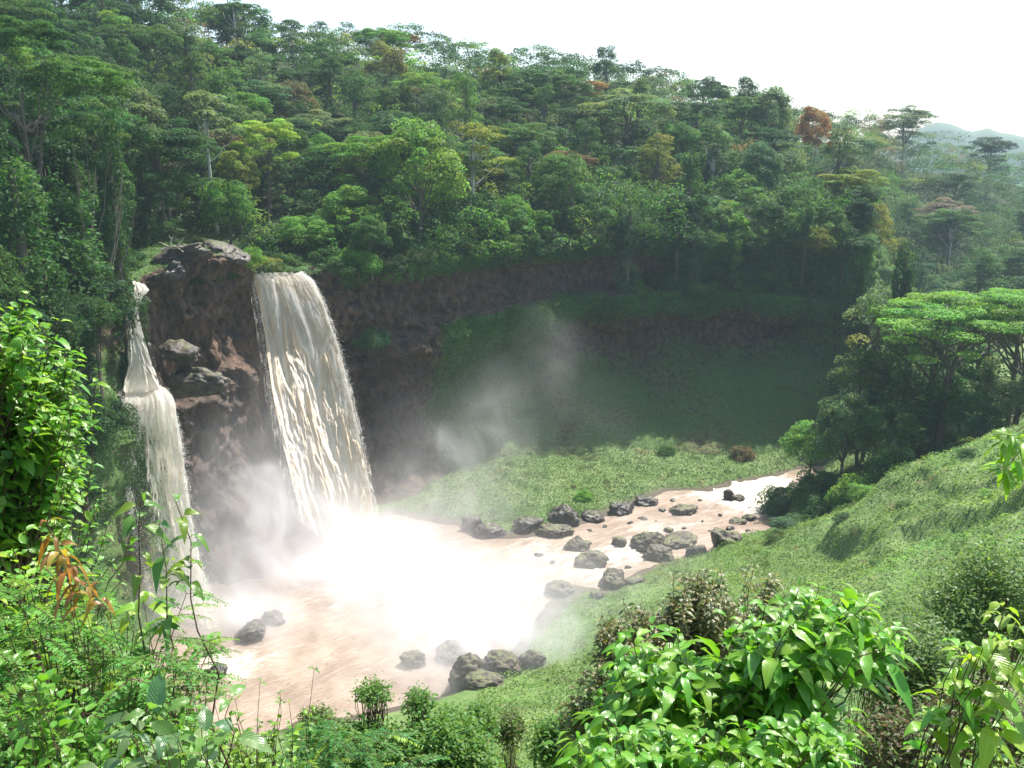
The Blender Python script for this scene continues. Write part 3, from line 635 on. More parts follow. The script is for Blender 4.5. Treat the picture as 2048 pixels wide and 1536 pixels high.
KINDN = {'spreading': 'umbrella_tree', 'umbrella': 'umbrella_tree', 'round': 'round_tree', 'tall': 'tall_tree', 'vine': 'creeper_column', 'thicket': 'thicket_bush', 'sparse': 'bare_trunk_tree', 'palm': 'palm_tree'}
KCAT = {'thicket': 'bush', 'vine': 'tree', 'palm': 'palm'}
TREES = []
def put(kind, v, x, y, z, s, col, label, group, sz=None, rz=None):
    cr, tr, _ = PROTO[kind][v % len(PROTO[kind])]; sz = sz or 1; lim = 2.0 if kind == 'vine' else 1.2; k = min(sz, lim)
    e = empty(KINDN[kind], (x, y, z), rng.uniform(0, 6.28) if rz is None else rz, (s, s, s))
    c_ = obj('crown', cr, e, col); t_ = obj('trunk', tr, e); c_.scale = (1, 1, k); c_.location = (0, 0, REF[kind][0]*(sz-k)); t_.scale = (1, 1, (sz*1.0)); t_.location = (0, 0, 0)
    tag(e, label, KCAT.get(kind, 'tree'), group); TREES.append(e); return e
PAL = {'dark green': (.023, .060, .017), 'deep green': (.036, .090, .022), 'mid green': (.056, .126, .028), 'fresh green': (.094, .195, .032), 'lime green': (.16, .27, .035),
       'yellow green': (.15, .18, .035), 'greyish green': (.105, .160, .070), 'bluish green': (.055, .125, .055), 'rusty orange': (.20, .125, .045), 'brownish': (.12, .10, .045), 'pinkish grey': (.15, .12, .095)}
def jit(c, a=.14):
    return tuple(np.clip(np.array(c)*rng.uniform(1-a, 1+a)*(1+rng.normal(0, .05, 3)), .005, .6))

# ---- singled-out trees: kind, variant, px, py of the BASE, Y, scale, z-scale, colour, label
HERO = [  # kind, variant, px, py of the top, Y, width px, colour, label
 ('round',0, 825,218,247,205,'fresh green','big fresh green tree with a wide billowing crown, draped to the ground'),
 ('sparse',0, 955,238,266,125,'yellow green','thin yellow green tree on a straight bare white trunk right of the big billowing tree'),
 ('sparse',1, 420,172,236,130,'greyish green','grey green tree with a long leaning pale trunk and airy crown above the left fall'),
 ('umbrella',0, 525,230,248,125,'lime green','vivid lime green umbrella tree above the main fall'),
 ('round',1, 470,278,240,100,'yellow green','yellowish tree with orange tips right below the vivid lime tree'),
 ('umbrella',1, 150,108,165,200,'mid green','tall umbrella tree with a green sunlit top near the left edge, trunks wrapped in creeper'),
 ('umbrella',2, 30,20,158,190,'deep green','dark spreading umbrella tree at the far left edge of the view'),
 ('vine',0, 205,190,177,80,'dark green','dark column of creeper hanging under the tall left umbrella tree'),
 ('vine',1, 125,372,163,170,'mid green','broad creeper covered mound with a sunlit right edge at the left cliff'),
 ('vine',2, 20,300,146,150,'mid green','creeper column cut by the left edge above the bright shrub'),
 ('thicket',0, 190,400,178,110,'deep green','drooping dark bush overhanging the left waterfall crest'),
 ('round',2, 1125,290,288,140,'mid green','round creeper clad tree at the middle of the cliff edge'),
 ('umbrella',3, 1250,176,340,190,'greyish green','broad layered grey green umbrella tree at mid slope, right of centre'),
 ('umbrella',0, 1165,155,410,100,'rusty orange','rusty orange crown on the upper slope right of centre'),
 ('umbrella',2, 800,64,465,90,'rusty orange','orange brown crown just under the skyline in the middle left'),
 ('round',3, 1628,205,410,85,'rusty orange','orange tinged round crown near the right skyline'),
 ('round',0, 1545,162,380,100,'greyish green','large pale rounded tree standing against the sky above the headland'),
 ('umbrella',1, 310,52,390,110,'brownish','brownish flat crown high on the left hillside'),
 ('round',1, 300,248,245,95,'brownish','dull brownish crown on the left slope between green trees'),
 ('vine',0, 1385,292,304,62,'mid green','tall creeper clad column with a sunlit right edge above the middle right cliff'),
 ('vine',1, 1722,408,290,75,'dark green','tall dark creeper tower at the outer corner of the headland'),
 ('round',2, 1748,392,296,95,'yellow green','yellow green crown on top of the creeper tower at the headland corner'),
 ('vine',2, 1815,470,262,60,'dark green','dark creeper pillar right of the headland'),
 ('spreading',0, 1905,582,205,330,'fresh green','great spreading umbrella tree with dark forked limbs on the right bank'),
 ('spreading',1, 2050,576,200,310,'fresh green','second great umbrella tree cut by the right edge of the view'),
 ('umbrella',1, 1985,580,236,300,'mid green','umbrella tree behind the two great ones on the right bank'),
 ('tall',0, 1752,560,218,135,'greyish green','tall greyish layered tree on the left of the great umbrella tree'),
 ('tall',1, 1830,655,212,170,'mid green','dense dark tree under the left limb of the great umbrella tree'),
 ('round',3, 1695,772,205,140,'greyish green','pale grey green rounded tree left of the right bank trees'),
 ('round',0, 1622,835,216,120,'fresh green','bright green sloping tree at the river end of the right bank wood'),
 ('round',1, 1785,790,200,150,'mid green','dark shady tree between the pale rounded tree and the great trunk'),
 ('tall',2, 1735,690,214,120,'mid green','dark narrow tree rising behind the pale rounded tree'),
 ('round',2, 1880,730,212,150,'mid green','dark leafy tree in the shade behind the great forked trunk'),
 ('round',0, 1940,720,222,150,'mid green','deep shaded tree between the two great umbrella trunks'),
 ('vine',1, 1886,800,203,100,'mid green','creeper mass round the foot of the great umbrella tree'),
 ('thicket',1, 1572,955,214,110,'bluish green','dark leafy bush leaning over the upper rapids on the right bank'),
 ('thicket',2, 1640,925,203,130,'mid green','rounded bush on the right bank in front of the rapids'),
 ('thicket',3, 1588,1030,188,110,'bluish green','greyish bush at the right river margin below the rapids'),
 ('thicket',0, 1725,918,186,150,'fresh green','green bush dome between the right bank wood and the grassy knoll'),
 ('thicket',1, 1655,985,190,120,'deep green','dark bush behind the river margin bushes, under the right bank wood'),
 ('thicket',2, 1800,880,186,130,'mid green','low bush on the crest line of the grassy knoll under the dark trees'),
 ('round',2, 1965,775,196,130,'bluish green','bluish leafy tree at the right edge behind the grassy knoll crest'),
 ('round',3, 2045,745,190,130,'greyish green','grey green tree at the right edge beside the knoll crest'),
 ('vine',0, 1990,700,214,60,'greyish green','slim creeper clad trunk among the right edge trees'),
 ('thicket',3, 1168,968,0,46,'fresh green','mossy grass topped bush mound on the far bank above the wet boulders'),
 ('thicket',0, 1332,892,0,42,'mid green','small dark round bush alone on the far bank turf'),
 ('thicket',1, 1482,888,0,62,'brownish','brownish shrub on the far bank turf near the upper rapids'),
 ('round',3, 695,362,238,150,'fresh green','bright creeper hung tree leaning over the cliff just right of the main fall'),
 ('round',1, 612,418,231,130,'fresh green','light green bushy tree right behind the main fall lip'),
 ('thicket',2, 500,486,207,64,'fresh green','feathery green bush on the outcrop beside the main fall lip'),
 ('thicket',3, 425,484,202,60,'mid green','small bush on the grey outcrop behind the driftwood'),
 ('round',0, 945,378,265,140,'fresh green','light green overhanging tree at the left end of the bare overhang'),
 ('thicket',2, 1935,955,158,56,'mid green','darker weed clump on the upper face of the grassy knoll'),
 ('thicket',3, 1815,1010,152,50,'mid green','low weed clump on the left brow of the grassy knoll'),
 ('thicket',0, 1880,1085,140,46,'mid green','small weed clump on the lower face of the grassy knoll'),
 ('thicket',1, 1735,960,176,90,'fresh green','light green shrub dome at the left shoulder of the knoll'),
 ('thicket',2, 1690,1045,160,60,'deep green','dark shrub at the steep left end of the grassy knoll'),
 ('thicket',3, 1560,1085,178,70,'mid green','small bush on the turf right of the still brown pool'),
 ('thicket',0, 1980,1040,136,60,'fresh green','pale weed clump under the brow at the right of the knoll'),
 ('thicket',1, 1760,1120,132,48,'mid green','weed clump at the foot of the knoll above the pale grass'),
 ('thicket',1, 742,640,-225,80,'bluish green','shaded bush growing out of the brown wall right of the main fall'),
]
REF = {'spreading': (20.6, 9.6), 'umbrella': (21, 8.9), 'round': (18, 6.8), 'tall': (24.5, 5.0), 'vine': (17.5, 2.6), 'thicket': (4.6, 4.3), 'sparse': (22, 4.8), 'palm': (14, 4)}
def gz(x, y):
    return float(hill(x, y)) if y > rimY(x/y)+2 else h1(x, y)
hero_xy = []
for k, v, px, py, Y, wp, cn, lab in HERO:
    if Y == 0:
        p = atZ(px, py+wp*.55, 1.5); z = h1(p[0], p[1])-.2; top = z+wp*.5*np.linalg.norm(p-[0, 0, CAMZ])/FPX; Yd = np.linalg.norm(p-[0, 0, CAMZ])
    else:
        p = atY(px, py, abs(Y)); top = p[2]; Yd = proj(p)[2]; z = gz(p[0], p[1])-.3 if Y > 0 else top-6
    s = wp*Yd/FPX/2/REF[k][1]; zs = max(.45, (top-z)/(REF[k][0]*s))
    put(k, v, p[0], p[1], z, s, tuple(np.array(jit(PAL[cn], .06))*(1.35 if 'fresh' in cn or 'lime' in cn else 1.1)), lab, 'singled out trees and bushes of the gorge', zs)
    hero_xy.append((p[0], p[1], REF[k][1]*s*(.7 if zs < 2 else .5)))
    if zs > 1.9 or zs < .6: print('HERO z scale', round(zs, 2), lab)
hero_xy = np.array(hero_xy)

# ---- the forest: dart throwing on the hillside, near to far, hidden ones left out
def hero_clear(x, y, rad): return np.all(np.hypot(hero_xy[:, 0]-x, hero_xy[:, 1]-y) > hero_xy[:, 2]*.8+rad*.3)
cand = []
r = np.random.default_rng(5)
pts = []
N = 14000; u_ = r.uniform(-.80, .60, N); t_ = r.random(N)**.75*1.12
y_ = rimY(u_)+1.0+t_*(np.interp(u_, CRX, CRY)-rimY(u_)-1); x_ = u_*y_
order = np.argsort(y_)
# a dense row of bushes on the lip itself, leaning out over the gorge
for q in np.cumsum(r.uniform(2.6, 5.0, 400)):
    if q > seg[len(ST_)-1]: break
    i = int(np.argmin(np.abs(s_-q))); pq = rim[i]+nrm[i]*r.uniform(-1.5, 2.2); pxq = (pq[0]/pq[1])*FPX+1024
    if 170 < pxq < 655 or pxq < -150: continue
    pts.append((pq[0], pq[1], -.05, pq[0]/pq[1]))
kept = np.zeros((0, 2)); 
for i in order:
    dmin = 4.4+4.2*sstep(.0, .22, t_[i])+2.2*sstep(.5, 1, t_[i])
    if len(kept) and np.min(np.hypot(kept[:, 0]-x_[i], kept[:, 1]-y_[i])) < dmin: continue
    if not hero_clear(x_[i], y_[i], dmin*.5): continue
    if 255 < u_[i]*FPX+1024 < 500 and t_[i] < .07: continue
    kept = np.vstack([kept, [x_[i], y_[i]]]); pts.append((x_[i], y_[i], t_[i], u_[i]))
for q in np.cumsum(r.uniform(1.6, 3.6, 400)):
    if q > seg[len(ST_)-1]: break
    i = int(np.argmin(np.abs(s_-q))); pxq = rim[i, 0]/rim[i, 1]*FPX+1024
    if pxq < -60 or 150 < pxq < 1190 or (pxq > 1190 and r.random() > sstep(1150, 1420, pxq)): continue
    k = r.uniform(1.0, 4.2); pq = rim[i]+nrm[i]*k
    pts.append((pq[0], pq[1], -.5-r.random()*.3, pq[0]/pq[1]))
skyl = np.full(2600, -9e9)                                        # running skyline in picture columns
rows_ = []
for x, y, t, u in pts:
    z = float(hill(x, y))-.6 if t >= 0 else 53.6 if t > -.4 else r.uniform(36, 49) if u > 0 else r.uniform(18, 46)
    front = t < .10
    q = r.random()
    if t < -.4: kind = r.choice(['vine', 'thicket', 'round', 'tall'], p=[.58, .24, .10, .08])
    elif t < 0: kind = r.choice(['thicket', 'vine', 'round'], p=[.74, .16, .10])
    elif front: kind = r.choice(['thicket', 'round', 'vine', 'tall'], p=[.42, .24, .26, .08])
    elif t < .3: kind = r.choice(['umbrella', 'round', 'tall', 'vine', 'sparse'], p=[.16, .44, .22, .13, .05])
    elif t > .88: kind = r.choice(['umbrella', 'round', 'tall', 'palm', 'sparse'], p=[.26, .32, .24, .11, .07])
    else: kind = r.choice(['umbrella', 'round', 'tall', 'sparse'], p=[.24, .50, .21, .05])
    s = r.uniform(.75, 1.2)*(1.0 if not front else .85)*(.9 if t > .88 else 1)
    if t < -.4: s = r.uniform(.75, 1.25) if kind == 'vine' else r.uniform(.9, 1.5) if kind == 'thicket' else r.uniform(.5, .7)
    elif t < 0: s = r.uniform(.9, 2.0) if kind == 'thicket' else r.uniform(.45, .75)
    elif kind == 'thicket': s *= r.uniform(1.5, 2.5)
    elif .1 < t < .88: s *= 1.12
    if 470 < u*FPX+1024 < 720 and t < .16: kind = 'thicket'; s = r.uniform(.8, 1.5)
    if u < -.36: s *= 1.15
    if u > .33 and t > .5: s *= 1.3
    if u > .352 and t < .3: s *= .75
    H = {'umbrella': 20, 'round': 17, 'tall': 23, 'vine': 16, 'thicket': 4.3, 'sparse': 21, 'palm': 13}[kind]*s
    Wd = {'umbrella': 9, 'round': 7, 'tall': 5, 'vine': 3, 'thicket': 4.5, 'sparse': 5, 'palm': 3.5}[kind]*s
    a, b, zc = proj(np.array([x, y, z+H])); hw = Wd*FPX/zc
    i0, i1 = int(max(0, a-hw+250)), int(min(2599, a+hw+250))
    if i1 <= i0 or a+hw < -60 or a-hw > 2110: continue
    top = -b; seen = np.mean(skyl[i0:i1] < top-4)
    mid = slice(int(i0*.75+i1*.25), max(int(i0*.25+i1*.75), int(i0*.75+i1*.25)+1))
    if t < -.4: rows_.append([kind, x, y, z, s, t, u, a, b, 9000, H, hw])
    elif seen > .12:
        vis = np.clip(top-np.median(skyl[i0:i1]), 4, 2*hw)*2*hw
        rows_.append([kind, x, y, z, s, t, u, a, b, vis, H, hw])
        skyl[mid] = np.maximum(skyl[mid], top-hw*.35)
    if b < -320: continue
rows_.sort(key=lambda q: -q[9])
NIND = 292
ind, rest = rows_[:NIND], rows_[NIND:]
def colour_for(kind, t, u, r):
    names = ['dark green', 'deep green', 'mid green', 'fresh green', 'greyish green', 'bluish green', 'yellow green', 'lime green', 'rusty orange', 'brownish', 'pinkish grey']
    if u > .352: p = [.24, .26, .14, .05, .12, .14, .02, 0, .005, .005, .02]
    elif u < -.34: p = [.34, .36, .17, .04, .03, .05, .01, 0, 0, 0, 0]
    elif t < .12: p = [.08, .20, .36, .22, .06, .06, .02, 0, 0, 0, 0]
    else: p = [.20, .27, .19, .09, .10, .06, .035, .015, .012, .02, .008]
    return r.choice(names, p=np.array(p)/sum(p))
FORM = {'umbrella': 'umbrella tree', 'round': 'round crowned tree', 'tall': 'tall narrow tree', 'vine': 'creeper clad column', 'thicket': 'thicket bush', 'sparse': 'thin bare trunked tree', 'palm': 'palm'}
def zone(t, u, px):
    if u > .352:
        return ('low in the distant right valley' if t < .3 else 'halfway up the distant right valley' if t < .75 else 'on the distant right skyline')
    col = 'at far left' if px < 250 else 'above left fall' if px < 480 else 'above main fall' if px < 720 else 'above bare overhang' if px < 1150 else 'above mid cliff' if px < 1430 else 'on the headland'
    row = 'hanging below the rim' if t < -.4 else 'on cliff edge' if t < .10 else 'behind cliff edge' if t < .28 else 'on middle slope' if t < .6 else 'on upper slope' if t < .88 else 'on skyline'
    return row+' '+col
byl = {}
for q in ind:
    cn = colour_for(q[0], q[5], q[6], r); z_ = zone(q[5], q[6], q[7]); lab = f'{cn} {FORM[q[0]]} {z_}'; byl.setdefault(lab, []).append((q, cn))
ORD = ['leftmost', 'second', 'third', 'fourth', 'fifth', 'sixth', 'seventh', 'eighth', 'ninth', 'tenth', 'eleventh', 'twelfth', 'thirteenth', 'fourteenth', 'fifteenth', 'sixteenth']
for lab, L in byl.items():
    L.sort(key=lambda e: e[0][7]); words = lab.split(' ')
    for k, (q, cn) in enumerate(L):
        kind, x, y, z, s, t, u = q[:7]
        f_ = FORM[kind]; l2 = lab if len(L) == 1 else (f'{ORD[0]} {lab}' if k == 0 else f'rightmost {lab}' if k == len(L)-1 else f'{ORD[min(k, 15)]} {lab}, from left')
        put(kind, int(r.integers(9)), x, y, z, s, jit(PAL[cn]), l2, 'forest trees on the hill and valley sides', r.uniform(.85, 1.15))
# the rest of the wood, too far or too hidden to count
Vs, Fs, Cs, n0 = [], [], [], 0
for q in rest:
    kind, x, y, z, s, t, u = q[:7]
    rr = np.random.default_rng(int(abs(x*31+y*17)) % 99991); n = 22
    if kind in ('umbrella', 'sparse'): th = rr.uniform(0, 6.28, n); w_ = 8*np.sqrt(rr.random(n)); C = np.stack([w_*np.cos(th), w_*np.sin(th), 18-2.5*(w_/8)**2+rr.normal(0, .8, n)], 1); Rd = np.array([2.4, 2.4, .9])
    else: D = randdir(n, rr); D[:, 2] = np.abs(D[:, 2])*1.2-.3; C = D*np.array([5, 5, 6])+[0, 0, 11 if kind != 'thicket' else 3]; Rd = np.array([1.9, 1.9, 1.4])
    V, F, c = leafcloud(C*s+[x, y, z], np.tile(Rd*s, (n, 1)), 34, .8, rr)
    Vs.append(V); Fs.append(F+n0); n0 += len(V); Cs.append(c*np.array(jit(PAL[colour_for(kind, t, u, rr)])))
if Vs:
    tag(obj('distant_wood', mkmesh('distant_wood', np.concatenate(Vs), np.concatenate(Fs), M_FOL, np.concatenate(Cs))), 'half hidden forest crowns filling in between the nearer trees', 'forest', kind='stuff')
print('TREES', len(TREES), 'rest', len(rest), 'cand', len(pts))

# ================================================================== undergrowth, creepers, turf (stuff)
def stuff_cards(name, P, N, size, cols, label, cat, mat=M_FOL, T=None, asp=(.4, .65), r=r):
    s = size*r.uniform(.6, 1.4, len(P)); V, F = cards(P, N, s, s*r.uniform(*asp, len(P)), r, T)
    return tag(obj(name, mkmesh(name, V, F, mat, cols)), label, cat, kind='stuff')
def varcol(base, P, r, amp=.25, sc_=.15):
    b = np.asarray(base, float); k = 1+amp*fbm(P*sc_, 3, 7)+r.normal(0, .14, len(P)); h = .12*fbm(P*sc_*.6+9, 2, 17)+r.normal(0, .05, len(P))
    return np.clip(np.stack([b[0]*k*(1+1.4*h), b[1]*k, b[2]*k*(1-h)], 1), .004, .6)
# undergrowth on the hillside
N = 70000; u_ = r.uniform(-.75, .58, N); t_ = r.random(N)**2*.9; y_ = rimY(u_)-1+t_*(np.interp(u_, CRX, CRY)-rimY(u_)); x_ = u_*y_; z_ = hill(x_, y_)
lift = (1.2+fbm(np.stack([x_, y_, 0*x_], 1)*.16, 3, 3)*1.6)*r.random(N)
stuff_cards('undergrowth', np.stack([x_, y_, z_+lift+.1], 1), randdir(N, r)*.6+[0, -.2, 1], .75, varcol((.045, .095, .024), np.stack([x_, y_, z_], 1), r), 'leafy undergrowth between the forest trunks', 'undergrowth')
# cliff greenery: cards where the moss mask is high, thicker on ledges
vv = veg.ravel(); cl = CL.reshape(-1, 3); du = np.roll(CL, -1, 0)-np.roll(CL, 1, 0); dv = np.roll(CL, -1, 1)-np.roll(CL, 1, 1)
du[0] = CL[1]-CL[0]; du[-1] = CL[-1]-CL[-2]; dv[:, 0] = CL[:, 1]-CL[:, 0]; dv[:, -1] = CL[:, -1]-CL[:, -2]
nn = unit(np.cross(du, dv)); 
if np.mean(np.sum(nn*Nn, -1)) < 0: nn = -nn
nn = nn.reshape(-1, 3); area = np.linalg.norm(np.cross(du, dv), axis=-1).ravel()
trw = np.broadcast_to(trow, (NS, NTT)).ravel(); upx = np.broadcast_to(u_px, (NS, NTT)).ravel()
ledge_w = 1+1.5*np.exp(-((trw-8)/.9)**2)*(upx > 800)
wgt = area*sstep(.30, .62, vv+fbm(cl*.35, 3, 77)*.22)*ledge_w*(upx > -500); wgt /= wgt.sum()
N = 150000; ix = r.choice(len(cl), N, p=wgt); P = cl[ix]+r.normal(size=(N, 3))*.28
thick = np.clip(fbm(P*np.array([.35, .35, .15]), 3, 83)+.25, 0, 1)*.9
P = P+nn[ix]*((thick+1.9*np.clip(fbm(P*.3, 3, 87)+.05, 0, 1)*(trw[ix] < 4.2)*(upx[ix] > 800))*r.random(N))[:, None]
low = sstep(6, 3, trw[ix])                                         # the smooth grassy skirt has smaller leaves
lowm = (sstep(4.2, 2.6, trw[ix])*sstep(700, 1000, upx[ix]))[:, None]
stuff_cards('cliff_greenery', P, nn[ix]*.8+np.array([0, 0, .45])+r.normal(size=(N, 3))*.5, np.where(low > .5, .34, .5), varcol((.085, .175, .040), P, r, .6, .1)*(1-lowm)+varcol((.115, .200, .055), P, r, .55, .1)*lowm, 'moss, ferns and creepers clothing the shaded gorge cliff', 'creepers')
# hanging creeper curtains below the rim
P_, C_, T_ = [], [], []
sp = s_; n_c = 0
for k in range(900):
    q = r.random(); px = 1010+q*720 if r.random() < .62 else (r.uniform(690, 1010) if r.random() < .55 else r.uniform(-300, 200))
    i = int(np.argmin(np.abs(u_px[:, 0]-px)+(s_ > seg[len(ST_)-1])*1e4))
    top = 12.6; ln = r.uniform(1.0, 4.8)*(1.0 if px > 1330 or px < 262 else .42)
    m = int(60+ln*55); f = r.random(m)**1.2*ln; j = np.clip(((top-f)/(len(rows)-1)*(NTT-1)).astype(int), 1, NTT-1)
    wdt = r.uniform(.3, 1.3)
    ii = np.clip(i+np.round(r.normal(size=m)*wdt*1.2).astype(int), 0, NS-1)
    off = .4+r.uniform(.2, 1.3)*np.exp(-f*.7)
    p = CL[ii, j]; lipx = OFF[ii, int(12/(len(rows)-1)*(NTT-1))]
    # hang free of the recess: stay close to the lip's line
    hang = p.copy(); out = np.clip(lipx-OFF[ii, j], 0, 3.0)
    hang = hang+Nn[ii, j]*(out*.75+off*r.random(m))[:, None]+r.normal(size=(m, 3))*.22
    hang = hang+np.stack([tg[ii, 0], tg[ii, 1], 0*ii], 1)*(r.uniform(-.8, .8)+r.normal(size=m)*.5)[:, None]
    P_.append(hang); C_.append(np.full(m, r.uniform(.75, 1.35)))
for k in range(420):                                               # masses spilling over the ledge
    px = r.uniform(880, 1720); i = int(np.argmin(np.abs(u_px[:, 0]-px)+(s_ > seg[len(ST_)-1])*1e4)); ln = r.uniform(.5, 2.6); m = int(50+ln*70); f = r.random(m)**1.2*ln
    j = np.clip(((8.1-f)/(len(rows)-1)*(NTT-1)).astype(int), 1, NTT-1); ii = np.clip(i+np.round(r.normal(size=m)*1.6).astype(int), 0, NS-1)
    hang = CL[ii, j]+Nn[ii, j]*((.3+r.uniform(.3, 2.2)*np.exp(-f*.9))*r.random(m)+np.clip(OFF[ii, int(7.5/(len(rows)-1)*(NTT-1))]-OFF[ii, j], 0, 4)*.55)[:, None]+r.normal(size=(m, 3))*.25
    P_.append(hang+np.stack([tg[ii, 0], tg[ii, 1], 0*ii], 1)*r.normal(size=(m, 1))*.6); C_.append(np.full(m, r.uniform(.6, 1.5)))
P = np.concatenate(P_); cv_ = np.concatenate(C_)
N = len(P); Nv = Nn[np.clip(np.zeros(N, int), 0, 0), 0]*0
dirn = np.stack([np.full(N, .3), np.full(N, -.8), np.full(N, .35)], 1)
stuff_cards('creeper_curtain', P, dirn+r.normal(size=(N, 3))*.5, .46, varcol((.080, .170, .038), P, r)*cv_[:, None], 'curtains of creeper hanging from the cliff rim', 'creepers', T=np.tile([0, 0, -1.], (N, 1))+r.normal(size=(N, 3))*.4)
# turf and weeds on the near slope and both banks
def turf(n, xr, yr, size, lift, basecol, name, label, dens=None, zmin=.35):
    x = r.uniform(*xr, n); y = r.uniform(*yr, n); a, b, zc = proj(np.stack([x, y, np.full(n, 10.)], 1))
    z = hgt(x, y); ok = (z > zmin)
    if dens is not None: ok &= r.random(n) < dens(x, y, z)
    x, y, z = x[ok], y[ok], z[ok]; P = np.stack([x, y, z], 1); lump = np.clip(fbm(P*.22, 3, 33)-.05, 0, 1)
    P[:, 2] += (lift*(.25+1.3*lump))*r.random(len(x))
    N_ = randdir(len(x), r)*.75+[0, -.1, .8]
    return stuff_cards(name, P, N_, size, varcol(basecol, P, r, .35, .12), label, 'grass', asp=(.25, .5))
turf(170000, (-5, 110), (92, 215), .42, 1.0, (.165, .26, .08), 'grass', 'rough green grass and weeds on the knoll and near slope')
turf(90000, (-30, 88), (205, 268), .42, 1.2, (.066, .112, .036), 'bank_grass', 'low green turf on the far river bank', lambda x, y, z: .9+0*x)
def tufts(name, label, n, per, xr, yr, rad, hgt_, cols, r, zmin=.6, size=.34):
    x = r.uniform(*xr, n*3); y = r.uniform(*yr, n*3); z = hgt(x, y); ok = np.where(z > zmin)[0][:n]; P_, C_ = [], []
    for k in ok:
        m = int(per*r.uniform(.4, 1.6)); R0 = rad*r.uniform(.5, 1.5); a = r.uniform(0, 6.28, m); q = np.sqrt(r.random(m))*R0; px_ = x[k]+q*np.cos(a); py_ = y[k]+q*np.sin(a)
        P_.append(np.stack([px_, py_, hgt(px_, py_)+hgt_*r.uniform(.5, 1.4)*(1-(q/R0)**2)*r.random(m)**.6], 1)); C_.append(np.array(cols[r.integers(len(cols))])*r.uniform(.7, 1.25, (m, 1)))
    P = np.concatenate(P_); stuff_cards(name, P, randdir(len(P), r)*.9+[0, -.2, .6], size, np.concatenate(C_), label, 'weeds', asp=(.2, .5), r=r)
tufts('bank_weeds', 'tall weed tufts dotted over the far bank turf', 190, 70, (-20, 85), (208, 268), 1.3, 1.3, [(.05, .10, .03), (.10, .14, .05), (.13, .12, .055), (.075, .15, .04)], r)
tufts('knoll_weeds', 'weed and fern tufts on the knoll and the near slope', 420, 70, (0, 105), (95, 210), 1.5, 1.2, [(.06, .125, .035), (.10, .19, .045), (.16, .24, .06), (.12, .14, .055), (.09, .18, .05)], r)
# small driftwood tree on the outcrop
mb = MB()
def dw(a, b, c, r0, r1): mb.add(*tube(bez(a, b, c, 8), np.linspace(r0, r1, 8), 6))
o_ = atY(345, 490, 186)
dw((-2.2, 0, -1.0), (0, .2, -.1), (1.9, 0, -.4), .30, .18); dw((-.4, 0, 0), (-.3, 0, .8), (.3, .1, 1.7), .2, .07); dw((.9, 0, -.1), (1.3, 0, .3), (2.3, .1, 1.5), .18, .06); dw((.3, 0, -.2), (1.2, -.3, -.5), (2.0, -.2, -1.3), .2, .1); dw((-.8, 0, -.3), (-1.6, -.2, .3), (-2.6, 0, .5), .15, .05); dw((0, .1, 1.0), (-.4, 0, 1.3), (-.6, .2, 1.9), .09, .03)
o = obj('driftwood', mb.mesh('driftwood', M_DRIFT, True)); o.location = o_
tag(o, 'bleached forked dead tree stranded on top of the rock outcrop', 'driftwood')
# ================================================================== near plants
def leafgeo(P, D, U, L, W, droop=.35, fold=.22, rows=6, r=rng, tip=.75, col=None, curl=None):
    """curved pointed leaves: base P, direction D, up U; returns V, F, facecol, along, across"""
    n = len(P); D = unit(D); S = unit(np.cross(D, U)); Nn_ = np.cross(S, D)
    L = np.broadcast_to(L, (n,)); W = np.broadcast_to(W, (n,)); dr = np.broadcast_to(droop, (n,))
    f = np.linspace(0, 1, rows); wf = np.sin(np.pi*np.clip(f, 0, 1)**tip)**.85; wf[0] = .04; wf[-1] = .02
    ctr = P[:, None]+D[:, None]*(L[:, None]*f)[..., None]-np.array([0, 0, 1.])*((L*dr)[:, None]*f**1.8)[..., None]
    wav = 1+.0*f; hw = W[:, None]*.5*wf[None]*wav
    e = Nn_[:, None]*(hw*fold*2)[..., None]
    ripple = Nn_[:, None]*(W[:, None]*.06*np.sin(f*13+r.uniform(0, 6, (n, 1))))[..., None]
    V = np.stack([ctr+S[:, None]*hw[..., None]+e+ripple, ctr, ctr-S[:, None]*hw[..., None]+e-ripple], 2)    # n, rows, 3, 3
    base = (np.arange(n)*rows*3)[:, None, None]; i = (np.arange(rows-1)*3)[None, :, None]; j = np.arange(2)[None, None]
    q = base+i+j; F = np.stack([q, q+1, q+4, q+3], -1).reshape(-1, 4)
    al = np.broadcast_to(f[None, :, None], (n, rows, 3)).ravel(); ac = np.broadcast_to(np.array([1, 0, 1.])[None, None], (n, rows, 3)).ravel()
    c = np.ones((n, 3)) if col is None else col
    return V.reshape(-1, 3), F, np.repeat(c, (rows-1)*2, 0), al, ac
def tints(n, r, base, young=None, yf=0, var=.2):
    k = r.uniform(1-var, 1+var, n)[:, None]; h = r.normal(0, .08, n)[:, None]
    c = np.array(base)[None]*k*np.concatenate([1+h*1.5, np.ones((n, 1)), 1-h], 1)
    if young is not None:
        m = r.random(n) < yf; c[m] = np.array(young)*k[m]
    return np.clip(c, .003, .8)
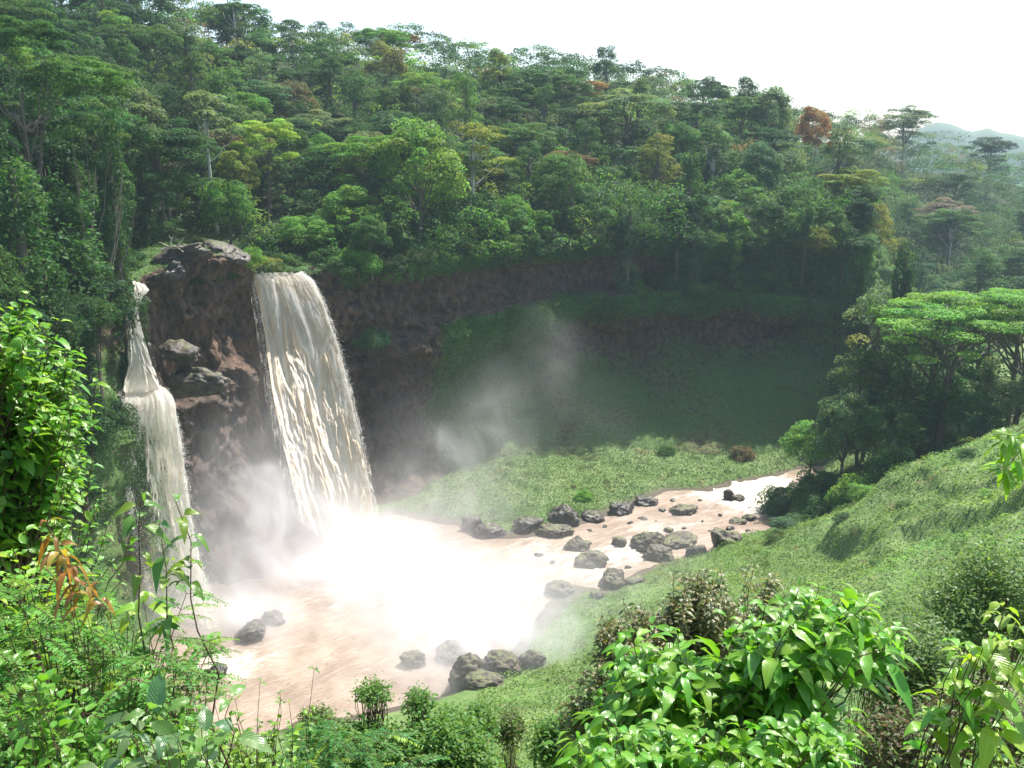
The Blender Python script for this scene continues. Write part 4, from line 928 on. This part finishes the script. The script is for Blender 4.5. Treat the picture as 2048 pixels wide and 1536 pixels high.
def grow(name, label, cat, root, targets, stem_r, leaf, r, along=(.45, 1.0), per=14, sag=.0, group=None, mid_lift=.35, small=False, stem_mat=None, spray=None, whorl=.0):
    """a plant: curved stems from the root to each target, leaves set along the outer part of each stem"""
    e = empty(name, tuple(root)); st = MB(); LV = MB(); rt = np.asarray(root, float)
    for T in targets:
        T = np.asarray(T, float); d = T-rt; L = np.linalg.norm(d); j = r.normal(size=3)*L*.06
        m = rt+d*.5+np.array([0, 0, L*mid_lift*.4])+j
        q = bez(rt, m, T, 12); q[2:-1] += r.normal(size=(9, 3))*L*.008
        st.add(*tube(q-rt, np.linspace(stem_r, stem_r*.22, 12), 5))
        n = max(3, int(per*r.uniform(.7, 1.3))); f0 = along[0] if along[0] >= 0 else max(.3, 1+along[0]/L); f = np.sort(r.uniform(f0, along[1], n)); f[-2:] = 1.0
        k = f*11; i0 = np.clip(k.astype(int), 0, 10); P = q[i0]+(q[i0+1]-q[i0])*(k-i0)[:, None]; ax = unit(q[i0+1]-q[i0])
        az = np.arange(n)*2.4+r.uniform(0, 6.28); a = unit(np.cross(ax, [0.3, .2, 1.])); b = np.cross(ax, a)
        D = unit(ax*leaf.get('fwd', .45)+a*np.cos(az)[:, None]+b*np.sin(az)[:, None]+np.array([0, 0, leaf.get('up', .15)])+r.normal(size=(n, 3))*.25)
        if spray: P = P+r.normal(size=(n, 3))*spray
        Ls = leaf['L']*r.uniform(.65, 1.15, n)*(1-.35*(f > .98)); c = tints(n, r, leaf['col'], leaf.get('young'), leaf.get('yf', 0), leaf.get('var', .22))
        if 'tipcol' in leaf: c[f > .9] = np.array(leaf['tipcol'])*r.uniform(.7, 1.3, ((f > .9).sum(), 1))
        up = np.array([0, 0, 1.])+r.normal(size=(n, 3))*.35
        pet = leaf.get('petiole', .15); P2 = P+D*(Ls*pet)[:, None]
        if not small:
            for a_, b_ in zip(P, P2): st.add(*tube(np.stack([a_, (a_+b_)/2, b_])-rt, max(stem_r*.16, .0012), 3))
        if small:
            V, F = cards(P2-rt+D*(Ls*.5)[:, None], up*.8+D*.2+r.normal(size=(n, 3))*.3, Ls, Ls*leaf['w'], r, D); LV.add(V, F, c, along=np.tile([0, .5, 1, .5], n), across=np.tile([.0, 1, 0, 1.], n)) if False else LV.add(V, F, c)
        else:
            V, F, cc, al, ac = leafgeo(P2-rt, D, up, Ls, Ls*leaf['w'], leaf.get('droop', .35)*r.uniform(.5, 1.6, n), leaf.get('fold', .18), leaf.get('rows', 6), r, leaf.get('tip', .75), c)
            LV.add(V, F, cc, along=al, across=ac)
    obj('stems', st.mesh('stems', stem_mat or M_STEM, True), e); obj('leaves', LV.mesh('leaves', M_SMALL if small else M_LEAF, not small), e)
    return tag(e, label, cat, group)
def fronds(name, label, cat, root, targets, stem_r, r, L=.30, col=(.07, .17, .03), pairs=13, per=6, along=(.35, 1.0), group=None, leaflet=.19, mid_lift=.3, yf=.1):
    """feathery plant: pinnate leaves of many small leaflets"""
    e = empty(name, tuple(root)); st = MB(); LV = MB(); rt = np.asarray(root, float)
    for T in targets:
        d = np.asarray(T)-rt; m = rt+d*.5+np.array([0, 0, np.linalg.norm(d)*mid_lift*.4])+r.normal(size=3)*.05; q = bez(rt, m, T, 12)
        st.add(*tube(q-rt, np.linspace(stem_r, stem_r*.25, 12), 5))
        for k in range(per):
            f = r.uniform(*along) if k > 1 else 1.0; i0 = min(10, int(f*11)); P = q[i0]+(q[i0+1]-q[i0])*(f*11-i0); ax = unit(q[i0+1]-q[i0]); az = k*2.4+r.uniform(0, 1.2)
            a = unit(np.cross(ax, [.3, .2, 1.])); b = np.cross(ax, a); D = unit(ax*.5+a*np.cos(az)+b*np.sin(az)+np.array([0, 0, .1])); D[2] *= .6
            Lf = L*r.uniform(.7, 1.2); g = np.linspace(0, 1, 9)[:, None]; rach = P+D*Lf*g-np.array([0, 0, 1.])*Lf*.35*g**2
            st.add(*tube(rach-rt, np.linspace(.0022, .0008, 9)*max(1, L/.3), 3))
            gg = np.linspace(.12, 1, pairs); kk = gg*8; j0 = np.clip(kk.astype(int), 0, 7); B = rach[j0]+(rach[j0+1]-rach[j0])*(kk-j0)[:, None]; tng = unit(rach[j0+1]-rach[j0]); S = unit(np.cross(tng, [0, 0, 1.]))
            for sg in (-1, 1):
                dd = unit(S*sg+tng*.45+np.array([0, 0, -.12])+r.normal(size=(pairs, 3))*.12); ln = Lf*leaflet*(1-.45*np.abs(2*gg-.9))*r.uniform(.85, 1.1, pairs)
                up = np.cross(dd, tng)*sg; up = np.where(up[:, 2:] < 0, -up, up)
                V, F = cards(B-rt+dd*(ln*.5)[:, None], up+r.normal(size=(pairs, 3))*.18, ln, ln*.42, r, dd); LV.add(V, F, tints(1, r, col, (.16, .26, .03), yf)[0]*r.uniform(.8, 1.2))
    obj('stems', st.mesh('stems', M_STEM, True), e); obj('leaves', LV.mesh('leaves', M_SMALL), e)
    return tag(e, label, cat, group)
def env(ells, Y, n, r, dz=None, outer=.5):
    """points inside ellipsoids given as (px, py, rx, ry) at depth Y, biased outwards"""
    ar = np.array([a[2]*a[3] for a in ells], float); k = r.choice(len(ells), n, p=ar/ar.sum()); out = []
    for i in k:
        px, py, rx_, ry_ = ells[i][:4]; Yc = ells[i][4] if len(ells[i]) > 4 else Y
        c = atY(px, py, Yc); s = Yc/FPX; d = randdir(1, r)[0]*(outer+(1-outer)*r.random())
        out.append(c+d*np.array([rx_*s, (dz or (rx_+ry_)*.5*s), ry_*s]))
    return np.array(out)
def rootat(px, Y, dx=0):
    x = (px-1024)/FPX*Y*1.0+dx; return np.array([x, Y, h1(x, Y)-.05])
r = np.random.default_rng(77)
G = (.115, .27, .030); LIME = (.23, .39, .040); DK = (.07, .17, .026); GREY = (.12, .21, .07)
GF = 'plants crowding the viewpoint edge'
# --- left
grow('broadleaf_shrub', 'bright glossy shrub bulging in from the left edge beside the left waterfall', 'shrub', rootat(-250, 7.6), env([(40,720,120,110),(95,830,95,75),(50,930,130,110),(20,650,60,70),(20,1010,150,70),(-60,850,120,200)], 7.6, 330, r, .55), .016,
     dict(L=.135, w=.55, col=G, young=LIME, yf=.18, droop=.45, rows=5), r, per=17, along=(-0.55, 1), group=GF)
grow('climbing_twig', 'thin leafy twigs reaching right from the left shrub in front of the dark cliff', 'twig', rootat(-120, 7.2), [atY(198,742,7.2), atY(192,828,7.1), atY(205,985,7.0), atY(150,800,7.2), atY(165,905,7), atY(190,1015,7), atY(160,700,7.3)], .010,
     dict(L=.085, w=.55, col=G, young=LIME, yf=.3, droop=.4, rows=5), r, per=26, along=(.6, 1), group=GF)
grow('small_leaf_branch', 'small leaved dark branches arching right below the left shrub', 'branch', rootat(-100, 6.0), [atY(255,1092,6), atY(215,1050,6), atY(240,1165,5.8), atY(170,1080,6), atY(200,1000,6.1), atY(150,1130,5.9), atY(120,1050,6), atY(225,1125,5.9)], .010,
     dict(L=.065, w=.55, col=DK, young=G, yf=.5, droop=.3, rows=5), r, per=34, along=(.5, 1), group=GF)
grow('lime_shrub', 'lime green leafy shoots low at the left edge under the glossy shrub', 'shrub', rootat(-80, 5.2), env([(40,1120,110,60),(120,1180,110,60),(20,1200,110,80)], 5.2, 60, r, .4), .008,
     dict(L=.10, w=.5, col=LIME, young=G, yf=.35, droop=.4, rows=5), r, per=13, along=(.55, 1), group=GF)
fronds('feathery_shrub', 'feathery shrub of fine pinnate leaves filling the lower left', 'shrub', rootat(60, 4.6), env([(100,1320,190,110),(260,1300,150,90),(330,1400,130,80),(60,1440,200,110),(220,1470,200,80),(40,1230,120,60)], 4.4, 115, r, .6), .008, r, L=.24, col=(.11, .265, .045), pairs=14, per=10, group=GF)
fronds('feathery_sprig', 'two feathery sprigs stretching right across the foot of the left waterfall', 'sprig', rootat(250, 4.2), [atY(420,1285,4.2), atY(400,1330,4.1), atY(375,1350,4.1), atY(345,1290,4.2)], .005, r, L=.17, col=(.07, .19, .03), pairs=13, per=4, along=(.6, 1), group=GF)
grow('lime_sapling', 'young sapling with big translucent yellow green leaves in the lower left', 'sapling', rootat(200, 4.6), [atY(285,1195,4.6), atY(258,1240,4.6), atY(205,1205,4.7), atY(300,1260,4.5), atY(230,1290,4.5), atY(180,1260,4.6)], .006,
     dict(L=.17, w=.42, col=(.20, .33, .03), young=LIME, yf=.4, droop=.7, rows=7), r, per=6, along=(.7, 1), group=GF)
grow('stem_sapling', 'single tall thin sapling with a drooping leaf tuft in front of the left waterfall', 'sapling', rootat(430, 4.5), [atY(283,990,4.5), atY(350,1000,4.5), atY(318,1050,4.5)], .0095,
     dict(L=.13, w=.42, col=(.085, .19, .03), young=(.17, .26, .03), yf=.3, droop=.9, rows=7), r, per=17, along=(.80, 1), group=GF, mid_lift=.05)
for px, py, lab in [(95,1048,'tallest orange brown shoot with wilted drooping leaves at the left'), (128,1110,'shorter orange brown shoot with drooping leaves beside the tallest one')]:
    T = atY(px, py, 4.4)
    grow('rusty_shoot', lab, 'shoot', rootat(px+70, 4.4), [T, T+np.array([.03, 0, -.06])], .005, dict(L=.12, w=.30, col=(.27, .13, .035), young=(.30, .22, .04), yf=.3, droop=1.3, rows=6), r, per=11, along=(.86, 1), group=GF, mid_lift=.1)
grow('pale_leaf_plant', 'plant with large pale grey green oval leaves at the bottom left', 'plant', rootat(330, 3.1), env([(300,1450,120,50),(420,1430,60,60),(370,1520,130,40),(245,1480,50,40)], 3.1, 17, r, .2), .006,
     dict(L=.155, w=.46, col=GREY, young=(.12, .24, .05), yf=.45, droop=.5, rows=8, fold=.1), r, per=5, along=(.75, 1), group=GF)
grow('dark_undershrub', 'dark leafy underbrush in the bottom left corner', 'shrub', rootat(80, 3.6), env([(100,1480,180,80),(330,1490,150,60),(30,1380,100,100)], 3.7, 100, r, .3), .004, dict(L=.085, w=.5, col=G, young=G, yf=.4, droop=.35, rows=5), r, per=15, along=(.4, 1), group=GF)
grow('dark_undershrub', 'dark small leaved brush behind the feathery shrub at the left', 'shrub', rootat(20, 5.6), env([(80,1280,150,110),(230,1400,190,110),(380,1450,110,70)], 5.6, 150, r, .3), .005, dict(L=.10, w=.5, col=(.06, .155, .02), young=G, yf=.45, droop=.35, rows=5), r, per=16, along=(.4, 1), group=GF)
grow('arching_twig', 'long bare tipped twig with small leaves arching right over the brown pool', 'twig', rootat(380, 3.9), [atY(628,1338,3.9), atY(560,1385,3.9), atY(520,1365,4.0)], .0045, dict(L=.05, w=.5, col=(.10, .22, .03), young=LIME, yf=.4, droop=.8, rows=5), r, per=13, along=(.55, .93), group=GF, mid_lift=.15)
grow('lime_bush', 'lime green small leaved bush at the bottom beside the brown pool edge', 'shrub', rootat(480, 5.6), env([(480,1480,90,60),(430,1440,60,50),(545,1500,70,50),(560,1440,30,40)], 5.6, 55, r, .3), .007, dict(L=.075, w=.5, col=(.12, .25, .03), young=LIME, yf=.3, droop=.4, rows=5), r, per=14, along=(.5, 1), group=GF)
# --- bottom middle
MG = (.095, .20, .042)
grow('round_bush', 'rounded green bush at the bottom centre left, full of fine leaves', 'bush', rootat(760, 21), env([(700,1500,130,55),(830,1500,130,60),(930,1520,90,50),(640,1500,90,45),(900,1465,70,40)], 21, 420, r, 1.0), .012, dict(L=.16, w=.5, col=MG, young=(.12, .22, .035), yf=.2), r, per=46, along=(-0.45, 1), group='bushes on the slope below the viewpoint', small=True, spray=.18)
for px, py, rx_, ry_, Y, lab in [(745,1385,48,30,22,'little crooked tree with a flat leafy crown above the bottom centre bush'), (838,1402,38,28,22,'smaller crooked tree right of the flat crowned little tree'), (635,1430,42,22,26,'low dull bush left of the little crooked trees at the pool edge'), (962,1425,46,25,24,'small round bush on the slope right of the crooked trees'), (1020,1440,36,18,25,'low brownish bush at the edge of the pale grass slope'), (905,1440,46,30,23,'pale green bush between crooked trees and round bush'), (1105,1465,60,40,18,'dark shadowed shrub at the bottom right of the pale grass slope')]:
    tree_ = lab.startswith(('little crooked', 'smaller crooked')); T = env([(px, py-8*tree_, rx_, ry_*(.62 if tree_ else 1))], Y, 46 if tree_ else 70, r, .5, .2); rt = atY(px-4, py+(92 if tree_ else 75), Y); rt[2] = min(rt[2], h1(rt[0], Y))
    grow('crooked_tree' if tree_ else 'small_bush', lab, 'tree' if tree_ else 'bush', rt, T, .03 if tree_ else .010, dict(L=.13, w=.48, col=MG if 'dull' not in lab and 'brown' not in lab else (.11, .13, .05), young=(.11, .21, .035), yf=.3), r, per=22 if tree_ else 34, along=(-.22 if tree_ else -.45, 1), group='bushes on the slope below the viewpoint', small=True, spray=.09, mid_lift=-.1)
fronds('fern_clump', 'soft ferny fronds in front of the bottom centre bush', 'fern', rootat(690, 8), env([(640,1490,60,40),(720,1480,80,30),(790,1520,90,30)], 8, 26, r, .3), .007, r, L=.34, col=(.06, .17, .04), pairs=14, per=5, group=GF)
# --- right
OL = (.165, .165, .065)
grow('olive_tree', 'olive brown small tree with reddish tinged leaves between the river and the bright shrub', 'tree', rootat(1440, 13.5), env([(1410,1190,95,55),(1260,1255,85,45),(1535,1160,45,35),(1380,1260,150,45),(1330,1240,90,40),(1215,1280,40,40)], 13.5, 230, r, .8), .016, dict(L=.15, w=.42, col=OL, young=(.10, .15, .045), yf=.3, droop=.5, rows=4, var=.35), r, per=34, along=(-1.0, 1), group='bushes on the slope below the viewpoint')
grow('olive_bush', 'olive brown bush left of the bright shrub at the foot of the pale grass', 'bush', rootat(1190, 13), env([(1180,1400,50,50),(1210,1350,60,40),(1150,1440,50,40),(1250,1420,60,50)], 13, 110, r, .5), .009, dict(L=.13, w=.42, col=OL, young=MG, yf=.3, droop=.5, rows=4, var=.3), r, per=26, along=(-0.7, 1), group='bushes on the slope below the viewpoint')
BR = (.125, .30, .030)
grow('bright_shrub', 'large bright shrub with broad glossy veined leaves at the bottom right', 'shrub', rootat(1420, 6.4), env([(1300,1330,130,75),(1560,1300,140,90),(1640,1225,150,55),(1450,1400,200,80),(1230,1400,90,60),(1600,1420,120,70),(1740,1230,70,45)], 6.3, 190, r, .55, .25), .013,
     dict(L=.25, w=.38, col=BR, young=(.17, .33, .03), yf=.25, droop=.55, rows=8, fold=.16), r, per=10, along=(-0.55, 1), group=GF)
grow('bright_shrub', 'lower bright broad leaved shrub along the bottom edge, right of centre', 'shrub', rootat(1400, 5.2), env([(1300,1480,150,40),(1500,1490,170,45),(1180,1500,90,35),(1650,1480,90,50)], 5.2, 85, r, .35, .3), .010,
     dict(L=.215, w=.40, col=BR, young=(.17, .33, .03), yf=.25, droop=.55, rows=7, fold=.16), r, per=9, along=(-0.5, 1), group=GF)
grow('yellow_green_sapling', 'sapling with yellow green hanging leaves on a slanting stem at the right edge', 'sapling', rootat(1830, 4.4), env([(1960,1290,90,50),(2030,1260,60,50),(1910,1330,50,40),(2040,1330,40,60)], 4.4, 15, r, .2), .009,
     dict(L=.20, w=.40, col=(.17, .33, .03), young=(.25, .36, .04), yf=.3, droop=.8, rows=7), r, per=8, along=(.72, 1), group=GF, mid_lift=.1)
grow('overhanging_twig', 'leafy twig hanging in from the right edge in front of the grassy knoll', 'twig', np.array([3.1, 5.4, 78.6]), [atY(2003,885,5.3), atY(2030,900,5.3), atY(2005,945,5.3), atY(2035,960,5.3)], .006,
     dict(L=.11, w=.42, col=(.15, .30, .03), young=LIME, yf=.3, droop=.5, rows=6), r, per=15, along=(.80, 1), group=GF)
grow('fine_leaved_bush', 'fine leaved green bush mound at the right edge under the grassy knoll', 'bush', rootat(2000, 34), env([(2000,1130,75,55),(1940,1180,75,50),(2050,1200,80,70),(1900,1215,50,40)], 34, 330, r, 2.0), .018, dict(L=.20, w=.5, col=(.11, .185, .06), young=(.14, .24, .05), yf=.3), r, per=34, along=(-1.1, 1), group='bushes on the slope below the viewpoint', small=True, spray=.3)
grow('fine_leaved_bush', 'greyish fine leaved bush between the bright shrub and the right edge bush', 'bush', rootat(1830, 24), env([(1830,1270,90,50),(1760,1300,70,60),(1870,1330,80,60),(1800,1360,60,50)], 24, 300, r, 1.3), .012, dict(L=.15, w=.5, col=(.115, .19, .065), young=(.10, .18, .04), yf=.3), r, per=32, along=(-0.8, 1), group='bushes on the slope below the viewpoint', small=True, spray=.22)
grow('reddish_scrub', 'dry reddish brown scrub filling the bottom right corner', 'shrub', rootat(1900, 12), env([(1850,1440,100,70),(1960,1440,110,80),(2040,1420,60,90),(1780,1480,70,60)], 12, 260, r, .8), .006, dict(L=.10, w=.42, col=(.13, .10, .06), young=(.10, .16, .05), yf=.45, var=.35), r, per=30, along=(-0.5, 1), group=GF, small=True, spray=.08)
grow('pale_herbs', 'soft pale green herbs at the bottom right corner in front of the reddish scrub', 'herb', rootat(1900, 5.5), env([(1960,1500,110,40),(1880,1400,60,40),(2030,1420,40,60)], 5.5, 34, r, .3), .006, dict(L=.085, w=.45, col=(.13, .25, .05), young=LIME, yf=.3, droop=.5, rows=5), r, per=11, along=(.55, 1), group=GF)
# low plants that cover the viewpoint's own slope
x = r.uniform(-16, 18, 60000); y = 1.5+r.random(60000)**1.5*26; z = hgt(x, y); P = np.stack([x, y, z+r.random(60000)*.35], 1)
a, b, zc = proj(P); ok = (zc > 1.2) & (np.hypot(x, y) > 1.6); P = P[ok]
stuff_cards('low_weeds', P, randdir(len(P), r)*.7+[0, -.1, .9], .10, varcol((.075, .165, .030), P, r, .3, .4), 'low weeds and leaf cover on the viewpoint slope', 'weeds', M_SMALL, r=r)
x = r.uniform(-60, 60, 90000); y = r.uniform(24, 96, 90000); z = hgt(x, y); P = np.stack([x, y, z+r.random(90000)*.5], 1)
stuff_cards('slope_weeds', P, randdir(len(P), r)*.7+[0, -.1, .9], .28, varcol((.11, .21, .045), P, r, .3, .2), 'rough weeds on the slope between viewpoint and river', 'weeds', M_SMALL, r=r)
# ================================================================== air: haze box and waterfall mist
def box_mesh(name, lo, hi, mat):
    V = np.array([[(lo, hi)[(i >> k) & 1][k] for k in range(3)] for i in range(8)], float)
    F = np.array([[0, 2, 3, 1], [4, 5, 7, 6], [0, 1, 5, 4], [2, 6, 7, 3], [0, 4, 6, 2], [1, 3, 7, 5]])
    return mkmesh(name, V, F, mat)
HAZE_D = .00012
t = NT('haze'); pv = t.n('VolumePrincipled', {'Color': (.66, .84, 1.0), 'Density': HAZE_D, 'Anisotropy': .1}); M_HAZE = t.done(pv, True)
try: M_HAZE.cycles.homogeneous_volume = True
except Exception: pass
tag(obj('haze', box_mesh('haze', (-2700, -70, -4.4), (3400, 3050, 250), M_HAZE)), 'thin bluish tropical haze filling the valley air', 'haze', kind='stuff')
# spray clouds: px, py, Y, radii, density
BLOBS = [(730,1165,184,(12,9,7.5),.60), (815,1195,172,(11,10,7.5),.26), (950,1260,158,(11,9,6.5),.13), (690,1060,194,(9,6,10),.10), (850,980,203,(9,8,14),.045), (990,860,224,(8,9,12),.026), (1110,700,240,(7,9,12),.012),
         (800,1275,162,(9,8,5),.22), (450,1285,157,(9,7,8),.12), (560,1150,175,(10,8,11),.10), (520,1280,158,(10,8,5),.07), (340,1270,158,(6,5,8),.10), (500,1080,177,(11,8,18),.05), (410,1220,160,(8,6,11),.07), (640,1270,163,(18,11,5),.06), (1180,1260,158,(18,13,5),.018), (930,1050,204,(13,10,10),.04), (570,960,186,(8,7,15),.03), (980,1335,146,(14,10,6.5),.20), (1420,1130,165,(20,14,9),.010), (1180,860,246,(30,22,20),.0035), (930,1350,145,(9,7,6.5),.20), (520,1275,155,(7,6,5),.08), (1070,1200,166,(15,12,7),.05)]
t = NT('mist'); p = t.pos(); tot = None
n1 = t.noise(t.scale(p, (1, 1, .8)), .10, 5, .64, .9); mod = t.math('POWER', t.math('MULTIPLY', n1, 1.8), 5.0)
soft = t.math('ADD', t.math('MULTIPLY', mod, .62), .17)
for px, py, Y, rad, dn in BLOBS:
    c = atY(px, py, Y)
    sub = t.n('VectorMath', operation='SUBTRACT'); t.set(sub.inputs[0], p); sub.inputs[1].default_value = tuple(c)
    sv = t.n('VectorMath', operation='DIVIDE'); t.set(sv.inputs[0], sub); sv.inputs[1].default_value = tuple(rad)
    dt = t.n('VectorMath', operation='DOT_PRODUCT'); t.set(dt.inputs[0], sv); t.set(dt.inputs[1], sv)
    e = t.math('MULTIPLY', t.math('EXPONENT', t.math('MULTIPLY', dt.outputs['Value'], -1)), dn)
    tot = e if tot is None else t.math('ADD', tot, e)
den = t.math('MULTIPLY', t.math('SUBTRACT', tot, .0006), soft); den = t.math('MAXIMUM', den, 0)
pv = t.n('VolumePrincipled', {'Color': (.98, .98, 1.0), 'Density': den, 'Anisotropy': .3}); M_MIST = t.done(pv, True)
# the cloud's own lumpy hull
V, F = ico(4); hull = V*np.array([62, 70, 46])*np.array([1, 1, 1])+np.array([-20, 198, 12]); hull[:, 2] = np.maximum(hull[:, 2], -1.0)
tag(obj('mist', mkmesh('mist', hull, F, M_MIST)), 'white spray cloud boiling up from the foot of the main waterfall', 'mist', kind='stuff')
